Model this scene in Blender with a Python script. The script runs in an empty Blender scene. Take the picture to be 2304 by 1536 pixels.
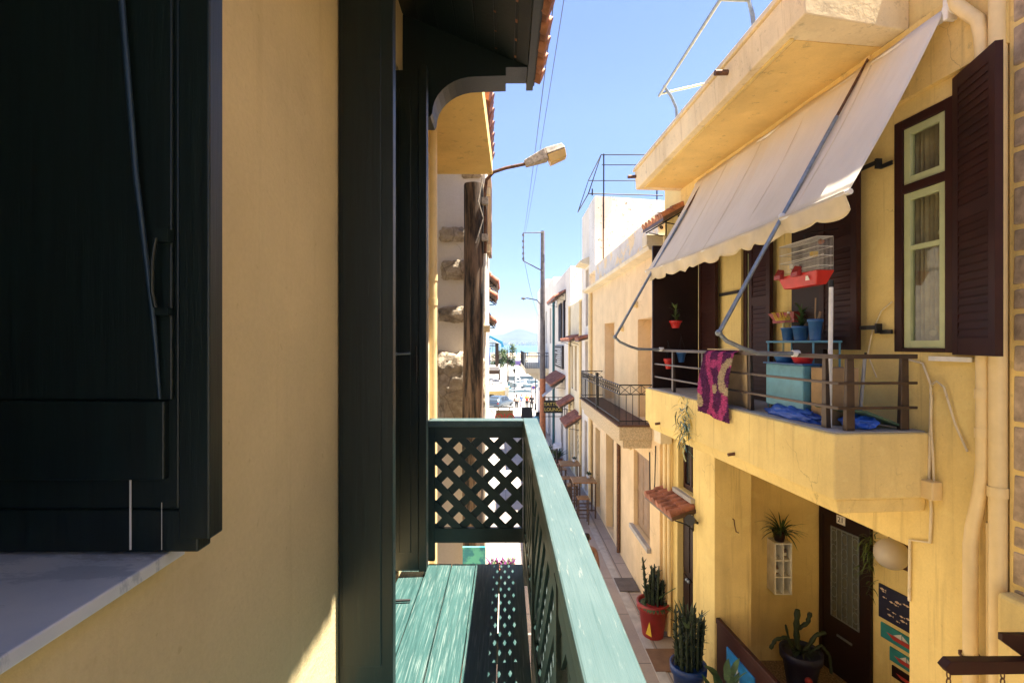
import bpy, bmesh, math, random
from mathutils import Vector, Matrix, noise as mnoise
R_ = math.radians
scene = bpy.context.scene
COL = scene.collection
rnd = random.Random(7)
# ------------------------------------------------------------------ camera, sky, sun, exposure
cam_d = bpy.data.cameras.new("camera"); cam = bpy.data.objects.new("camera", cam_d); COL.objects.link(cam)
cam.location = (0, 0, 0); cam.rotation_euler = (R_(90), 0, 0)
cam_d.sensor_width = 36; cam_d.lens = 18; cam_d.shift_x = 14/2304; cam_d.shift_y = 4/2304
cam_d.clip_start = 0.05; cam_d.clip_end = 20000
scene.camera = cam
SUN = Vector((0.321, 0.03, 1.0)).normalized()
world = bpy.data.worlds.new("World"); scene.world = world; world.use_nodes = True
wn = world.node_tree.nodes; wl = world.node_tree.links
sky = wn.new("ShaderNodeTexSky"); sky.sky_type = 'NISHITA'; sky.sun_disc = False
sky.sun_elevation = math.asin(SUN.z); sky.sun_rotation = math.atan2(SUN.x, SUN.y)
sky.air_density = 0.85; sky.dust_density = 0.0; sky.ozone_density = 1.2
wn["Background"].inputs[1].default_value = 0.052
wb = wn.new("ShaderNodeMix"); wb.data_type = "RGBA"; wb.blend_type = "MULTIPLY"; wb.inputs[0].default_value = 1; wb.inputs[7].default_value = (1, .93, 1.06, 1)   # the photograph's white balance
wl.new(sky.outputs[0], wb.inputs[6]); wtc = wn.new("ShaderNodeTexCoord"); wsx = wn.new("ShaderNodeSeparateXYZ"); wl.new(wtc.outputs["Generated"], wsx.inputs[0])
wr = wn.new("ShaderNodeMapRange"); wl.new(wsx.outputs[2], wr.inputs[0]); wr.inputs[1].default_value = 0; wr.inputs[2].default_value = .40
wh = wn.new("ShaderNodeMix"); wh.data_type = "RGBA"; wl.new(wr.outputs[0], wh.inputs[0]); wh.inputs[6].default_value = (.44, .53, .64, 1); wh.inputs[7].default_value = (1, 1, 1, 1)   # deeper sky low over the sea
w2 = wn.new("ShaderNodeMix"); w2.data_type = "RGBA"; w2.blend_type = "MULTIPLY"; w2.inputs[0].default_value = 1; wl.new(wb.outputs[2], w2.inputs[6]); wl.new(wh.outputs[2], w2.inputs[7]); wl.new(w2.outputs[2], wn["Background"].inputs[0])
sl = bpy.data.lights.new("sun", 'SUN'); sl.energy = 4.7; sl.angle = R_(0.5); sl.color = (1, .92, .79)
so = bpy.data.objects.new("sun", sl); COL.objects.link(so); so.rotation_euler = SUN.to_track_quat('Z', 'Y').to_euler()
so.location = (20, 0, 60)
scene.view_settings.view_transform = 'Standard'; scene.view_settings.look = 'None'
scene.view_settings.exposure = 2.58; scene.view_settings.gamma = 1
scene.cycles.use_denoising = True
scene.cycles.max_bounces = 10; scene.cycles.diffuse_bounces = 6; scene.cycles.transparent_max_bounces = 12

# ------------------------------------------------------------------ materials
def lin(r, g, b):
    f = lambda c: c/12.92 if c <= .04045 else ((c+.055)/1.055)**2.4
    return (f(r/255), f(g/255), f(b/255), 1)
def V4(c): return tuple(c) if len(c) == 4 else (*c, 1)
class NT:
    def __init__(s, name):
        s.m = bpy.data.materials.new(name); s.m.use_nodes = True
        s.t = s.m.node_tree; s.n = s.t.nodes; s.bsdf = s.n["Principled BSDF"]
        s.tc = s.n.new("ShaderNodeTexCoord").outputs["Object"]
    def link(s, a, b): s.t.links.new(a, b)
    def noise(s, scale, stretch=None, detail=5, rough=.6, off=(0, 0, 0)):
        mp = s.n.new("ShaderNodeMapping"); s.link(s.tc, mp.inputs[0])
        mp.inputs["Scale"].default_value = stretch or (1, 1, 1); mp.inputs["Location"].default_value = off
        n = s.n.new("ShaderNodeTexNoise"); s.link(mp.outputs[0], n.inputs["Vector"])
        n.inputs["Scale"].default_value = scale; n.inputs["Detail"].default_value = detail; n.inputs["Roughness"].default_value = rough
        return n.outputs["Fac"]
    def ramp(s, fac, a, b, lo=0, hi=1):
        r = s.n.new("ShaderNodeMapRange"); s.link(fac, r.inputs[0])
        r.inputs[1].default_value = a; r.inputs[2].default_value = b; r.inputs[3].default_value = lo; r.inputs[4].default_value = hi
        return r.outputs[0]
    def mix(s, fac, a, b, mode='MIX'):
        x = s.n.new("ShaderNodeMix"); x.data_type = 'RGBA'; x.blend_type = mode
        for i, v in ((0, fac), (6, a), (7, b)):
            if hasattr(v, "links"): s.link(v, x.inputs[i])
            else: x.inputs[i].default_value = V4(v) if i else v
        return x.outputs[2]
    def color(s, c):
        if hasattr(c, "links"): s.link(c, s.bsdf.inputs["Base Color"])
        else: s.bsdf.inputs["Base Color"].default_value = V4(c)
    def bump(s, fac, strength, dist=.01):
        b = s.n.new("ShaderNodeBump"); b.inputs["Strength"].default_value = strength; b.inputs["Distance"].default_value = dist
        s.link(fac, b.inputs["Height"])
        prev = s.bsdf.inputs["Normal"]
        if prev.is_linked: s.link(prev.links[0].from_socket, b.inputs["Normal"])
        s.link(b.outputs[0], prev)
def M(name, col, rough=.55, metal=0, var=.12, scale=6, bump=0, bscale=40, emit=0):
    t = NT(name); c = V4(col)
    d = tuple(x*(1-var*2) for x in c[:3]); l = tuple(min(1, x*(1+var)) for x in c[:3])
    t.color(t.mix(t.ramp(t.noise(scale), .3, .7), d, l))
    t.bsdf.inputs["Roughness"].default_value = rough; t.bsdf.inputs["Metallic"].default_value = metal
    if bump: t.bump(t.noise(bscale), bump)
    return t.m
def plaster(name, col, stain=(.30, .20, .08), amt=.35, var=.10, mould=0, peel=None, bump=.25, crack=.45, patch=.16):
    t = NT(name); c = V4(col)
    d = tuple(x*(1-var*2) for x in c[:3]); l = tuple(min(.92, x*(1+var*.8)) for x in c[:3])
    k = t.mix(t.ramp(t.noise(1.1, detail=8), .3, .7), d, l)
    k = t.mix(t.ramp(t.noise(1.6, (2.6, 2.6, .3), 6), .54, .8, 0, amt*.7), k, stain)
    k = t.mix(t.ramp(t.noise(2.2, (7, 7, .30), 5, .6, (1, 4, 2)), .58, .78, 0, amt), k, stain)
    k = t.mix(t.ramp(t.noise(55, None, 4, .7), .35, .65, 0, .10), k, (.30, .22, .10))
    if peel: k = t.mix(t.ramp(t.noise(1.7, (1, 1, 1.6), 8, .62, (3, 1, 5)), .53, .56, 0, .8), k, peel)
    if mould:
        k = t.mix(t.ramp(t.noise(9, None, 8, .75), .585, .64, 0, mould), k, (.06, .055, .045))
    k = t.mix(t.ramp(t.noise(26, None, 3), .66, .74, 0, .25), k, stain)
    vo = t.n.new("ShaderNodeTexVoronoi"); vo.feature = 'DISTANCE_TO_EDGE'; vo.inputs["Scale"].default_value = 1.1
    va = t.n.new("ShaderNodeVectorMath"); va.operation = 'MULTIPLY_ADD'; nz = t.n.new("ShaderNodeTexNoise"); nz.inputs["Scale"].default_value = 3; nz.inputs["Detail"].default_value = 6
    t.link(t.tc, nz.inputs["Vector"]); t.link(nz.outputs["Color"], va.inputs[0]); va.inputs[1].default_value = (.5, .5, .5); t.link(t.tc, va.inputs[2]); t.link(va.outputs[0], vo.inputs["Vector"])
    ck = t.n.new("ShaderNodeMath"); ck.operation = 'MULTIPLY'; t.link(t.ramp(vo.outputs["Distance"], .0, .006, 1, 0), ck.inputs[0]); t.link(t.ramp(t.noise(.9, None, 3, .5, (9, 2, 4)), .53, .60), ck.inputs[1])
    cf = t.ramp(ck.outputs[0], 0, 1, 0, crack); k = t.mix(cf, k, (.12, .08, .04))
    k = t.mix(t.ramp(t.noise(2.2, (1, 1, 1.4), 7, .6, (5, 5, 5)), .60, .625, 0, patch), k, tuple(min(.9, x*1.12+.05) for x in c[:3]))
    t.color(k); t.bsdf.inputs["Roughness"].default_value = .85
    t.bsdf.inputs["Specular IOR Level"].default_value = .25
    t.bump(t.noise(3.5, None, 4), .35, .03); t.bump(t.noise(70, None, 5), bump, .006)
    return t.m
def wood(name, dark, light, stretch, scale=6, rough=.6, lo=.35, hi=.65, bump=.3, wear=None, wlo=.58, whi=.64):
    t = NT(name)
    n = t.noise(scale, stretch, 8, .65)
    k = t.mix(t.ramp(n, lo, hi), dark, light)
    if wear:
        k = t.mix(t.ramp(t.noise(scale*1.4, stretch, 9, .7, (7, 3, 1)), wlo, whi, 0, .9), k, wear)
    t.color(k); t.bsdf.inputs["Roughness"].default_value = rough; t.bump(n, bump, .004)
    return t.m
YEL = (.88, .675, .275)
m_yellow = plaster("yellow_plaster", YEL, amt=.5)
m_yellow2 = plaster("yellow_plaster_worn", (.82, .61, .23), amt=.5, mould=.25)
m_own = plaster("own_wall_plaster", (.67, .54, .295), amt=.16, var=.08, bump=.4, crack=.12, patch=.1)
m_corn = plaster("cornice_plaster", (.84, .69, .42), amt=.45, mould=.25)
m_peach = plaster("peach_plaster", (.82, .62, .36), amt=.18)
m_pink = plaster("pink_plaster", (.80, .62, .46), amt=.12)
m_parapet = plaster("parapet_plaster", (.72, .66, .58), amt=.4, mould=.45, peel=(.82, .60, .30))
m_white = plaster("white_plaster", (.80, .74, .64), amt=.22, mould=.22)
m_whitem = plaster("white_plaster_mouldy", (.76, .73, .68), amt=.3, mould=.95)
m_grey = plaster("greywhite_plaster", (.77, .72, .645), amt=.10, var=.05)
m_cream = plaster("cream_plaster", (.78, .68, .48), amt=.35, mould=.2)
m_soffit = plaster("soffit_plaster", (.80, .56, .20), amt=.1, mould=.3, crack=.12, patch=.15)
m_pipe = M("cream_pipe", (.78, .60, .30), .45, var=.05)
m_green = wood("dark_green_paint", (.0016, .0062, .0055), (.0034, .0120, .0108), (9, 9, .5), 5, .42, .35, .65, .35, (.020, .030, .026), .66, .70)
m_green2 = wood("lattice_green_paint", (.0035, .0145, .0125), (.0065, .023, .020), (5, 5, 5), 6, .45, .35, .65, .3, (.05, .08, .07), .66, .70)
t = NT("faded_teal_rail"); k = t.mix(t.ramp(t.noise(7, (1, .35, 1), 6), .3, .7), (.036, .070, .068), (.064, .099, .096))
k = t.mix(t.ramp(t.noise(30, (1, .3, 1), 6), .64, .72, 0, .6), k, (.125, .15, .135)); t.color(k)
k = t.mix(t.ramp(t.noise(9, (9, .35, 9), 8, .7, (3, 3, 3)), .52, .68, 0, .55), k, (.024, .055, .052)); k = t.mix(t.ramp(t.noise(14, (5, .6, 5), 7, .7, (8, 1, 3)), .60, .66, 0, .7), k, (.16, .175, .155)); t.color(k)
t.bsdf.inputs["Roughness"].default_value = .45; t.bump(t.noise(30, (4, .12, 4), 7), .5, .004); m_rail = t.m
m_floor = wood("worn_teal_planks", (.009, .040, .038), (.030, .080, .075), (22, .7, 1), 4, .5, wear=(.13, .175, .16), wlo=.53, whi=.66)
m_pole = wood("weathered_pole_wood", (.010, .007, .005), (.19, .125, .08), (2.2, 2.2, .25), 5, .85, .44, .60, .9)
t = NT("sill_marble"); k = t.mix(t.ramp(t.noise(4, None, 7), .35, .65), (.50, .55, .62), (.66, .68, .70))  # bluish tint puts the sky's reflection into the marble colour
k = t.mix(t.ramp(t.noise(2.6, (1, 2.2, 1), 9, .72, (2, 7, 1)), .49, .53, 0, 1), k, (.40, .45, .52)); k = t.mix(t.ramp(t.noise(5, (1, 2, 1), 9, .7, (6, 1, 1)), .58, .62, 0, .6), k, (.27, .29, .32)); t.color(k); t.bsdf.inputs["Roughness"].default_value = .3; m_marble = t.m
m_brown = M("dark_brown_paint", (.036, .010, .007), .5, var=.15, scale=4, bump=.08)
m_brownd = M("deep_brown_paint", (.020, .007, .005), .5, var=.15, scale=4)
for q_ in (m_brown, m_brownd): q_.node_tree.nodes["Principled BSDF"].inputs["Specular IOR Level"].default_value = .22
m_creamr = plaster("rust_stained_cream", (.80, .62, .36), stain=(.46, .24, .09), amt=.55)
m_lgreen = M("pale_green_paint", (.50, .55, .30), .45, var=.06)
m_terra = M("terracotta", (.38, .145, .085), .8, var=.3, scale=7, bump=.3, bscale=30)
m_terra2 = M("terracotta_orange", (.46, .19, .09), .8, var=.3, scale=9, bump=.3, bscale=30)
m_steel = M("galvanised_steel", (.25, .29, .33), .42, .55, var=.15, scale=20)
m_bluegrey = M("blue_grey_streak", (.02, .045, .075), .4, .3)  # only for the tube that draws the shutter's light streak
m_iron = M("black_iron", (.02, .018, .017), .5, .3)
m_railb = M("bronze_railing", (.085, .060, .048), .36, .45, var=.12)
m_rust = M("rusty_steel", (.16, .08, .045), .7, .4, var=.3, scale=25)
m_canvas = NT("awning_canvas"); t = m_canvas
t.color(t.mix(t.ramp(t.noise(1.5, (1, 1, .4)), .3, .7), (.66, .585, .46), (.75, .68, .56))); t.bsdf.inputs["Roughness"].default_value = .9
t.bump(t.noise(1.2, (1, 2.2, .25), 3), .6, .08); m_canvas = t.m
m_valance = M("awning_valance", (.66, .56, .38), .9, var=.1, scale=3)
m_dark = M("unlit_dark", (.012, .010, .009), .8)  # near-black for flat sheets in openings, unlit shade put into the colour
t = NT("window_glass"); t.n.remove(t.bsdf)
tr = t.n.new("ShaderNodeBsdfTransparent"); gl = t.n.new("ShaderNodeBsdfGlossy"); gl.inputs["Roughness"].default_value = .03
tr.inputs[0].default_value = (.72, .75, .72, 1)
fr_ = t.n.new("ShaderNodeFresnel"); fr_.inputs[0].default_value = 1.5; mx = t.n.new("ShaderNodeMixShader")
fm = t.n.new("ShaderNodeMath"); fm.operation = "MULTIPLY"; fm.inputs[1].default_value = .07; t.link(fr_.outputs[0], fm.inputs[0]); t.link(fm.outputs[0], mx.inputs[0]); t.link(tr.outputs[0], mx.inputs[1]); t.link(gl.outputs[0], mx.inputs[2])
t.link(mx.outputs[0], t.n["Material Output"].inputs[0]); m_glass = t.m
m_dglass = M("dark_glass", (.03, .035, .04), .06, var=.1)
m_curtain = M("lace_curtain", (.52, .44, .27), .9, var=.15, scale=9)
m_lace = M("curtain_motif", (.60, .52, .30), .9)
t = NT("street_stone"); br = t.n.new("ShaderNodeTexBrick"); mp = t.n.new("ShaderNodeMapping"); t.link(t.tc, mp.inputs[0])
mp.inputs["Rotation"].default_value = (0, 0, R_(90)); t.link(mp.outputs[0], br.inputs["Vector"])
br.inputs["Scale"].default_value = 1; br.inputs["Brick Width"].default_value = 1.5; br.inputs["Row Height"].default_value = .85
br.inputs["Mortar Size"].default_value = .012; br.inputs["Color1"].default_value = (.38, .315, .26, 1); br.inputs["Color2"].default_value = (.45, .375, .315, 1)
br.inputs["Mortar"].default_value = (.15, .13, .12, 1)
k = t.mix(t.ramp(t.noise(1.3, None, 8), .35, .7, .0, .55), br.outputs[0], (.24, .21, .19))
k = t.mix(t.ramp(t.noise(25, None, 6), .55, .75, 0, .3), k, (.14, .12, .11)); t.color(k)
t.bsdf.inputs["Roughness"].default_value = .7; t.bump(t.noise(60), .25, .005); m_street = t.m
m_kerb = M("pale_kerb", (.45, .42, .38), .8, bump=.2)
m_plaza = M("plaza_paving", (.36, .335, .30), .8, var=.05, scale=.6)
m_asph = M("asphalt", (.30, .29, .28), .9, var=.1, scale=1)
t = NT("sea_water"); t.color((.03, .10, .13)); t.bsdf.inputs["Roughness"].default_value = .18
t.bump(t.noise(.35, (1, .4, 1), 4), .5, .3); m_sea = t.m
m_hill = M("hill_scrub", (.045, .06, .065), .95, var=.25, scale=.01)
m_terrain = M("dry_ground", (.30, .27, .22), .95)
t = NT("rubble_stone"); vo = t.n.new("ShaderNodeTexVoronoi"); t.link(t.tc, vo.inputs["Vector"]); vo.inputs["Scale"].default_value = 5
k = t.mix(t.ramp(t.noise(8, None, 8, .7), .3, .7), (.26, .19, .12), (.66, .56, .42))
k = t.mix(t.ramp(t.noise(3, None, 5, .6, (4, 0, 0)), .55, .65, 0, .6), k, (.10, .085, .07)); t.color(k)
v2 = t.n.new("ShaderNodeTexVoronoi"); v2.feature = 'DISTANCE_TO_EDGE'; v2.inputs["Scale"].default_value = 3.2; t.link(t.tc, v2.inputs["Vector"])
k = t.mix(t.ramp(v2.outputs["Distance"], .0, .03, .5, 0), k, (.10, .075, .05)); t.color(k); t.bump(v2.outputs["Distance"], .8, .05)
t.bsdf.inputs["Roughness"].default_value = .95; t.bump(t.noise(7, None, 9, .75), 1.0, .05); m_stone = t.m
m_stone2 = M("pinkish_rubble", (.46, .35, .24), .95, var=.25, scale=9, bump=1, bscale=18)
m_leaf = M("leaf_green", (.045, .10, .025), .55, var=.35, scale=9)
m_leaf2 = M("leaf_light", (.09, .14, .03), .55, var=.3, scale=3)
m_leaf3 = M("leaf_olive", (.075, .11, .045), .6, var=.3, scale=3)
m_cactus = M("cactus_green", (.020, .036, .014), .6, var=.3, scale=14)
m_soil = M("potting_soil", (.10, .065, .04), .95, var=.3, scale=30, bump=.5)
m_red = M("red_plastic", (.55, .025, .02), .4)
m_redpot = M("red_pot_paint", (.30, .022, .02), .45)
m_blue = M("blue_plastic", (.03, .13, .36), .4)
m_bluepot = M("blue_pot_paint", (.006, .035, .15), .4)
m_lblue = M("light_blue_paint", (.13, .36, .50), .5)
m_yel = M("yellow_paint", (.75, .52, .05), .5)
m_whitep = M("white_plastic", (.78, .77, .74), .4)
m_greyp = M("grey_plastic", (.35, .35, .35), .5)
m_card = M("cardboard", (.40, .27, .14), .85)
m_purple = M("rug_purple", (.15, .025, .13), .95, var=.3, scale=40, bump=1, bscale=150)
m_pinkr = M("rug_pink", (.62, .09, .30), .95, var=.3, scale=40, bump=1, bscale=150)
m_creamr = M("rug_cream", (.62, .50, .32), .95, var=.2, scale=40, bump=1, bscale=150)
m_tan = M("rug_backing", (.55, .42, .26), .95)
m_table = M("varnished_wood", (.34, .17, .06), .4, var=.15, scale=8)
m_legw = M("dark_leg_wood", (.10, .055, .03), .5)
m_shut = M("brown_shutter_paint", (.30, .19, .10), .6, var=.12)
m_orange = M("orange_pole_paint", (.42, .14, .05), .6, var=.2, scale=8)
m_greypole = M("grey_pole", (.15, .13, .125), .7, var=.2)
m_skin = M("skin", (.50, .28, .19), .55, var=.05)
m_skind = M("tanned_skin", (.34, .17, .10), .5, var=.05)
m_hair = M("dark_hair", (.03, .018, .012), .5)
m_hairb = M("fair_hair", (.32, .18, .08), .5)
m_black = M("black_cloth", (.025, .025, .03), .8)
m_whitec = M("white_cloth", (.75, .74, .76), .8)
m_lav = M("pale_lavender_cloth", (.60, .62, .74), .8)
m_bluec = M("blue_cloth", (.25, .35, .62), .8)
m_hivis = M("yellow_green_cloth", (.55, .62, .05), .8)
m_redc = M("red_cloth", (.50, .05, .04), .8)
m_car = M("silver_blue_paint", (.09, .12, .155), .25, .4, var=.02)
m_tyre = M("tyre_rubber", (.02, .02, .02), .8)
m_navy = M("navy_board", (.012, .014, .05), .5)
m_teal = M("teal_board", (.03, .26, .28), .5)
m_hull = M("boat_white", (.50, .50, .49), .4)
m_crane = M("crane_blue", (.03, .30, .48), .4)
m_banner = M("blue_canvas", (.02, .10, .42), .7)
m_signred = M("sign_red", (.42, .012, .01), .5)
m_signgold = M("sign_gold", (.60, .46, .10), .5)
m_lampy = M("amber_lamp_cover", (.62, .42, .13), .35)
m_lampg = M("lamp_housing", (.45, .40, .33), .7, var=.3, scale=30)
m_frost = M("frosted_globe", (.62, .56, .48), .35, var=.02)
t = NT("terrazzo_floor"); k = t.mix(t.ramp(t.noise(40, None, 4), .45, .6), (.16, .11, .06), (.40, .30, .18)); t.color(k); m_terr = t.m

# ------------------------------------------------------------------ mesh building
def I(x, y, z): return (x, y, z)
def Rf(s, o, z): return (3.646-.0815*s-.9967*o, s-.0812*o, z)      # the yellow house's facade: s along it, o out of it
def Sf(s, o, z): return (2.8-o, s, z)                               # the facades further down on the right
def Dw(q, o, z): return (4.91+.2*q-.98*o, 8-.98*q-.2*o, z)          # the wall with the front door inside the porch
class MB:
    def __init__(s, fr=I): s.v = []; s.f = []; s.sm = []; s.mi = []; s.fr = fr
    def add(s, vs, fs, smooth=False, mi=0):
        b = len(s.v); s.v += [s.fr(*p) for p in vs]
        for f in fs: s.f.append([b+i for i in f]); s.sm.append(smooth); s.mi.append(mi)
        return s
    def box(s, x0, x1, y0, y1, z0, z1, mi=0):
        return s.hexa([(x0, y0, z0), (x1, y0, z0), (x1, y1, z0), (x0, y1, z0), (x0, y0, z1), (x1, y0, z1), (x1, y1, z1), (x0, y1, z1)], mi)
    def hexa(s, p, mi=0):
        return s.add(p, [(0, 3, 2, 1), (4, 5, 6, 7), (0, 1, 5, 4), (1, 2, 6, 5), (2, 3, 7, 6), (3, 0, 4, 7)], mi=mi)
    def quad(s, a, b, c, d, mi=0): return s.add([a, b, c, d], [(0, 1, 2, 3)], mi=mi)
    def prism(s, poly, ext, mi=0):
        n = len(poly); e = Vector(ext); top = [tuple(Vector(p)+e) for p in poly]
        return s.add(list(poly)+top, [tuple(range(n))[::-1], tuple(range(n, 2*n))]+[(i, (i+1) % n, n+(i+1) % n, n+i) for i in range(n)], mi=mi)
    def tube(s, pts, r, n=8, caps=True, mi=0):
        P = [Vector(p) for p in pts]; rr = r if isinstance(r, (list, tuple)) else [r]*len(P)
        vs = []; up = None
        for i, p in enumerate(P):
            d = (P[min(i+1, len(P)-1)]-P[max(i-1, 0)]).normalized()
            a = d.orthogonal().normalized() if up is None else (up-d*up.dot(d)).normalized()
            up = a; b = d.cross(a)
            for k in range(n):
                an = 2*math.pi*k/n; vs.append(tuple(p+(a*math.cos(an)+b*math.sin(an))*rr[i]))
        fs = [(i*n+k, i*n+(k+1) % n, (i+1)*n+(k+1) % n, (i+1)*n+k) for i in range(len(P)-1) for k in range(n)]
        s.add(vs, fs, True, mi)
        if caps: s.add(vs[:n], [tuple(range(n))[::-1]], mi=mi); s.add(vs[-n:], [tuple(range(n))], mi=mi)
        return s
    def lathe(s, c, prof, n=20, mi=0, caps=True):
        vs = []
        for r, z in prof:
            for k in range(n):
                a = 2*math.pi*k/n; vs.append((c[0]+r*math.cos(a), c[1]+r*math.sin(a), c[2]+z))
        m = len(prof)
        s.add(vs, [(i*n+k, i*n+(k+1) % n, (i+1)*n+(k+1) % n, (i+1)*n+k) for i in range(m-1) for k in range(n)], True, mi)
        if caps: s.add(vs[:n], [tuple(range(n))[::-1]], mi=mi); s.add(vs[-n:], [tuple(range(n))], mi=mi)
        return s
    def ball(s, c, r, sz=1, n=12, mi=0):
        prof = [(r*math.sin(math.pi*i/n)+1e-4, -r*sz*math.cos(math.pi*i/n)) for i in range(n+1)]
        return s.lathe(c, prof, 16, mi, False)
    def blade(s, base, d, L, w, droop=.5, n=4, mi=0):
        p = Vector(base); d = Vector(d).normalized(); side = d.cross(Vector((0, 0, 1)))
        side = side.normalized() if side.length > .01 else Vector((1, 0, 0)); vs = []
        for i in range(n+1):
            ww = w*(1-(i/n)**2)*(.55+.9*min(i/n, .5))+.001
            vs += [tuple(p-side*ww), tuple(p+side*ww)]
            p = p+d*(L/n); d = (d+Vector((0, 0, -droop/n*1.6))).normalized()
        return s.add(vs, [(2*i, 2*i+1, 2*i+3, 2*i+2) for i in range(n)], True, mi)
    def wall(s, s0, s1, z0, z1, holes=(), depth=.2, o=0):
        ss = sorted({s0, s1, *[h[0] for h in holes], *[h[1] for h in holes]}); zz = sorted({z0, z1, *[h[2] for h in holes], *[h[3] for h in holes]})
        for a, b in zip(ss, ss[1:]):
            for c, d in zip(zz, zz[1:]):
                if any(h[0] <= a and b <= h[1] and h[2] <= c and d <= h[3] for h in holes): continue
                s.quad((a, o, c), (a, o, d), (b, o, d), (b, o, c))
        for a, b, c, d in holes:
            e = o-depth
            s.quad((a, o, c), (a, e, c), (a, e, d), (a, o, d)); s.quad((b, o, c), (b, o, d), (b, e, d), (b, e, c))
            s.quad((a, o, d), (a, e, d), (b, e, d), (b, o, d)); s.quad((a, o, c), (b, o, c), (b, e, c), (a, e, c))
        return s
    def shell(s, s0, s1, z0, z1, back, o=0):
        s.quad((s0, o, z1), (s1, o, z1), (s1, back, z1), (s0, back, z1))
        s.quad((s0, o, z0), (s0, o, z1), (s0, back, z1), (s0, back, z0)); s.quad((s1, o, z0), (s1, back, z0), (s1, back, z1), (s1, o, z1))
        s.quad((s0, back, z0), (s0, back, z1), (s1, back, z1), (s1, back, z0)); return s
    def build(s, name, mats, parent=None, bevel=0):
        me = bpy.data.meshes.new(name)
        base = parent.matrix_world.translation if parent is not None and False else Vector((0, 0, 0))
        p = parent
        while p is not None: base = base+Vector(p.location); p = p.parent
        me.from_pydata([tuple(Vector(v)-base) for v in s.v], [], s.f)
        bm = bmesh.new(); bm.from_mesh(me); bmesh.ops.recalc_face_normals(bm, faces=bm.faces); bm.to_mesh(me); bm.free()
        me.polygons.foreach_set("use_smooth", s.sm); me.polygons.foreach_set("material_index", s.mi)
        for m in (mats if isinstance(mats, (list, tuple)) else [mats]): me.materials.append(m)
        o = bpy.data.objects.new(name, me); COL.objects.link(o)
        if parent is not None: o.parent = parent
        if bevel:
            b = o.modifiers.new("bevel", 'BEVEL'); b.width = bevel; b.segments = 2; b.limit_method = 'ANGLE'
        return o
def tag(o, label, cat, group=None, kind=None):
    o["label"] = label; o["category"] = cat
    if group: o["group"] = group
    if kind: o["kind"] = kind
    return o
def thing(name, label, cat, loc, group=None):
    o = bpy.data.objects.new(name, None); COL.objects.link(o); o.location = loc; o.empty_display_size = .2
    return tag(o, label, cat, group)
def copy_tree(o, parent=None):
    c = o.copy(); COL.objects.link(c)
    if parent is not None: c.parent = parent
    for ch in list(o.children): copy_tree(ch, c)
    return c
def struct(mb, name, m):
    o = mb.build(name, m); o["kind"] = "structure"; o["label"] = name.replace("_", " "); return o
def text_part(name, txt, size, m, parent, org, xd, yd, align='CENTER', ext=.003):
    cu = bpy.data.curves.new("txt", 'FONT'); cu.body = txt; cu.size = size; cu.align_x = align; cu.align_y = 'CENTER'; cu.extrude = ext
    ob = bpy.data.objects.new("txt", cu); COL.objects.link(ob)
    bpy.context.view_layer.update(); dg = bpy.context.evaluated_depsgraph_get(); me = ob.evaluated_get(dg).to_mesh()
    X = Vector(xd).normalized(); Y = Vector(yd).normalized(); N = X.cross(Y); mb = MB()
    mb.add([tuple(Vector(org)+X*v.co.x+Y*v.co.y+N*v.co.z) for v in me.vertices], [tuple(p.vertices) for p in me.polygons])
    ob.evaluated_get(dg).to_mesh_clear(); bpy.data.objects.remove(ob); bpy.data.curves.remove(cu)
    return mb.build(name, m, parent)
def skin(name, verts, edges, radii, m, parent, sub=2):
    me = bpy.data.meshes.new("sk"); me.from_pydata(verts, edges, [])
    ob = bpy.data.objects.new("sk", me); COL.objects.link(ob)
    ob.modifiers.new("s", 'SKIN'); ss = ob.modifiers.new("u", 'SUBSURF'); ss.levels = sub
    for i, d in enumerate(me.skin_vertices[0].data):
        r = radii[i]; d.radius = r if isinstance(r, tuple) else (r, r); d.use_root = i == 0
    bpy.context.view_layer.update(); dg = bpy.context.evaluated_depsgraph_get(); em = bpy.data.meshes.new_from_object(ob.evaluated_get(dg))
    bpy.data.objects.remove(ob); em.name = name
    em.polygons.foreach_set("use_smooth", [True]*len(em.polygons)); em.materials.clear(); em.materials.append(m)
    o = bpy.data.objects.new(name, em); COL.objects.link(o); o.parent = parent
    return o
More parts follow.
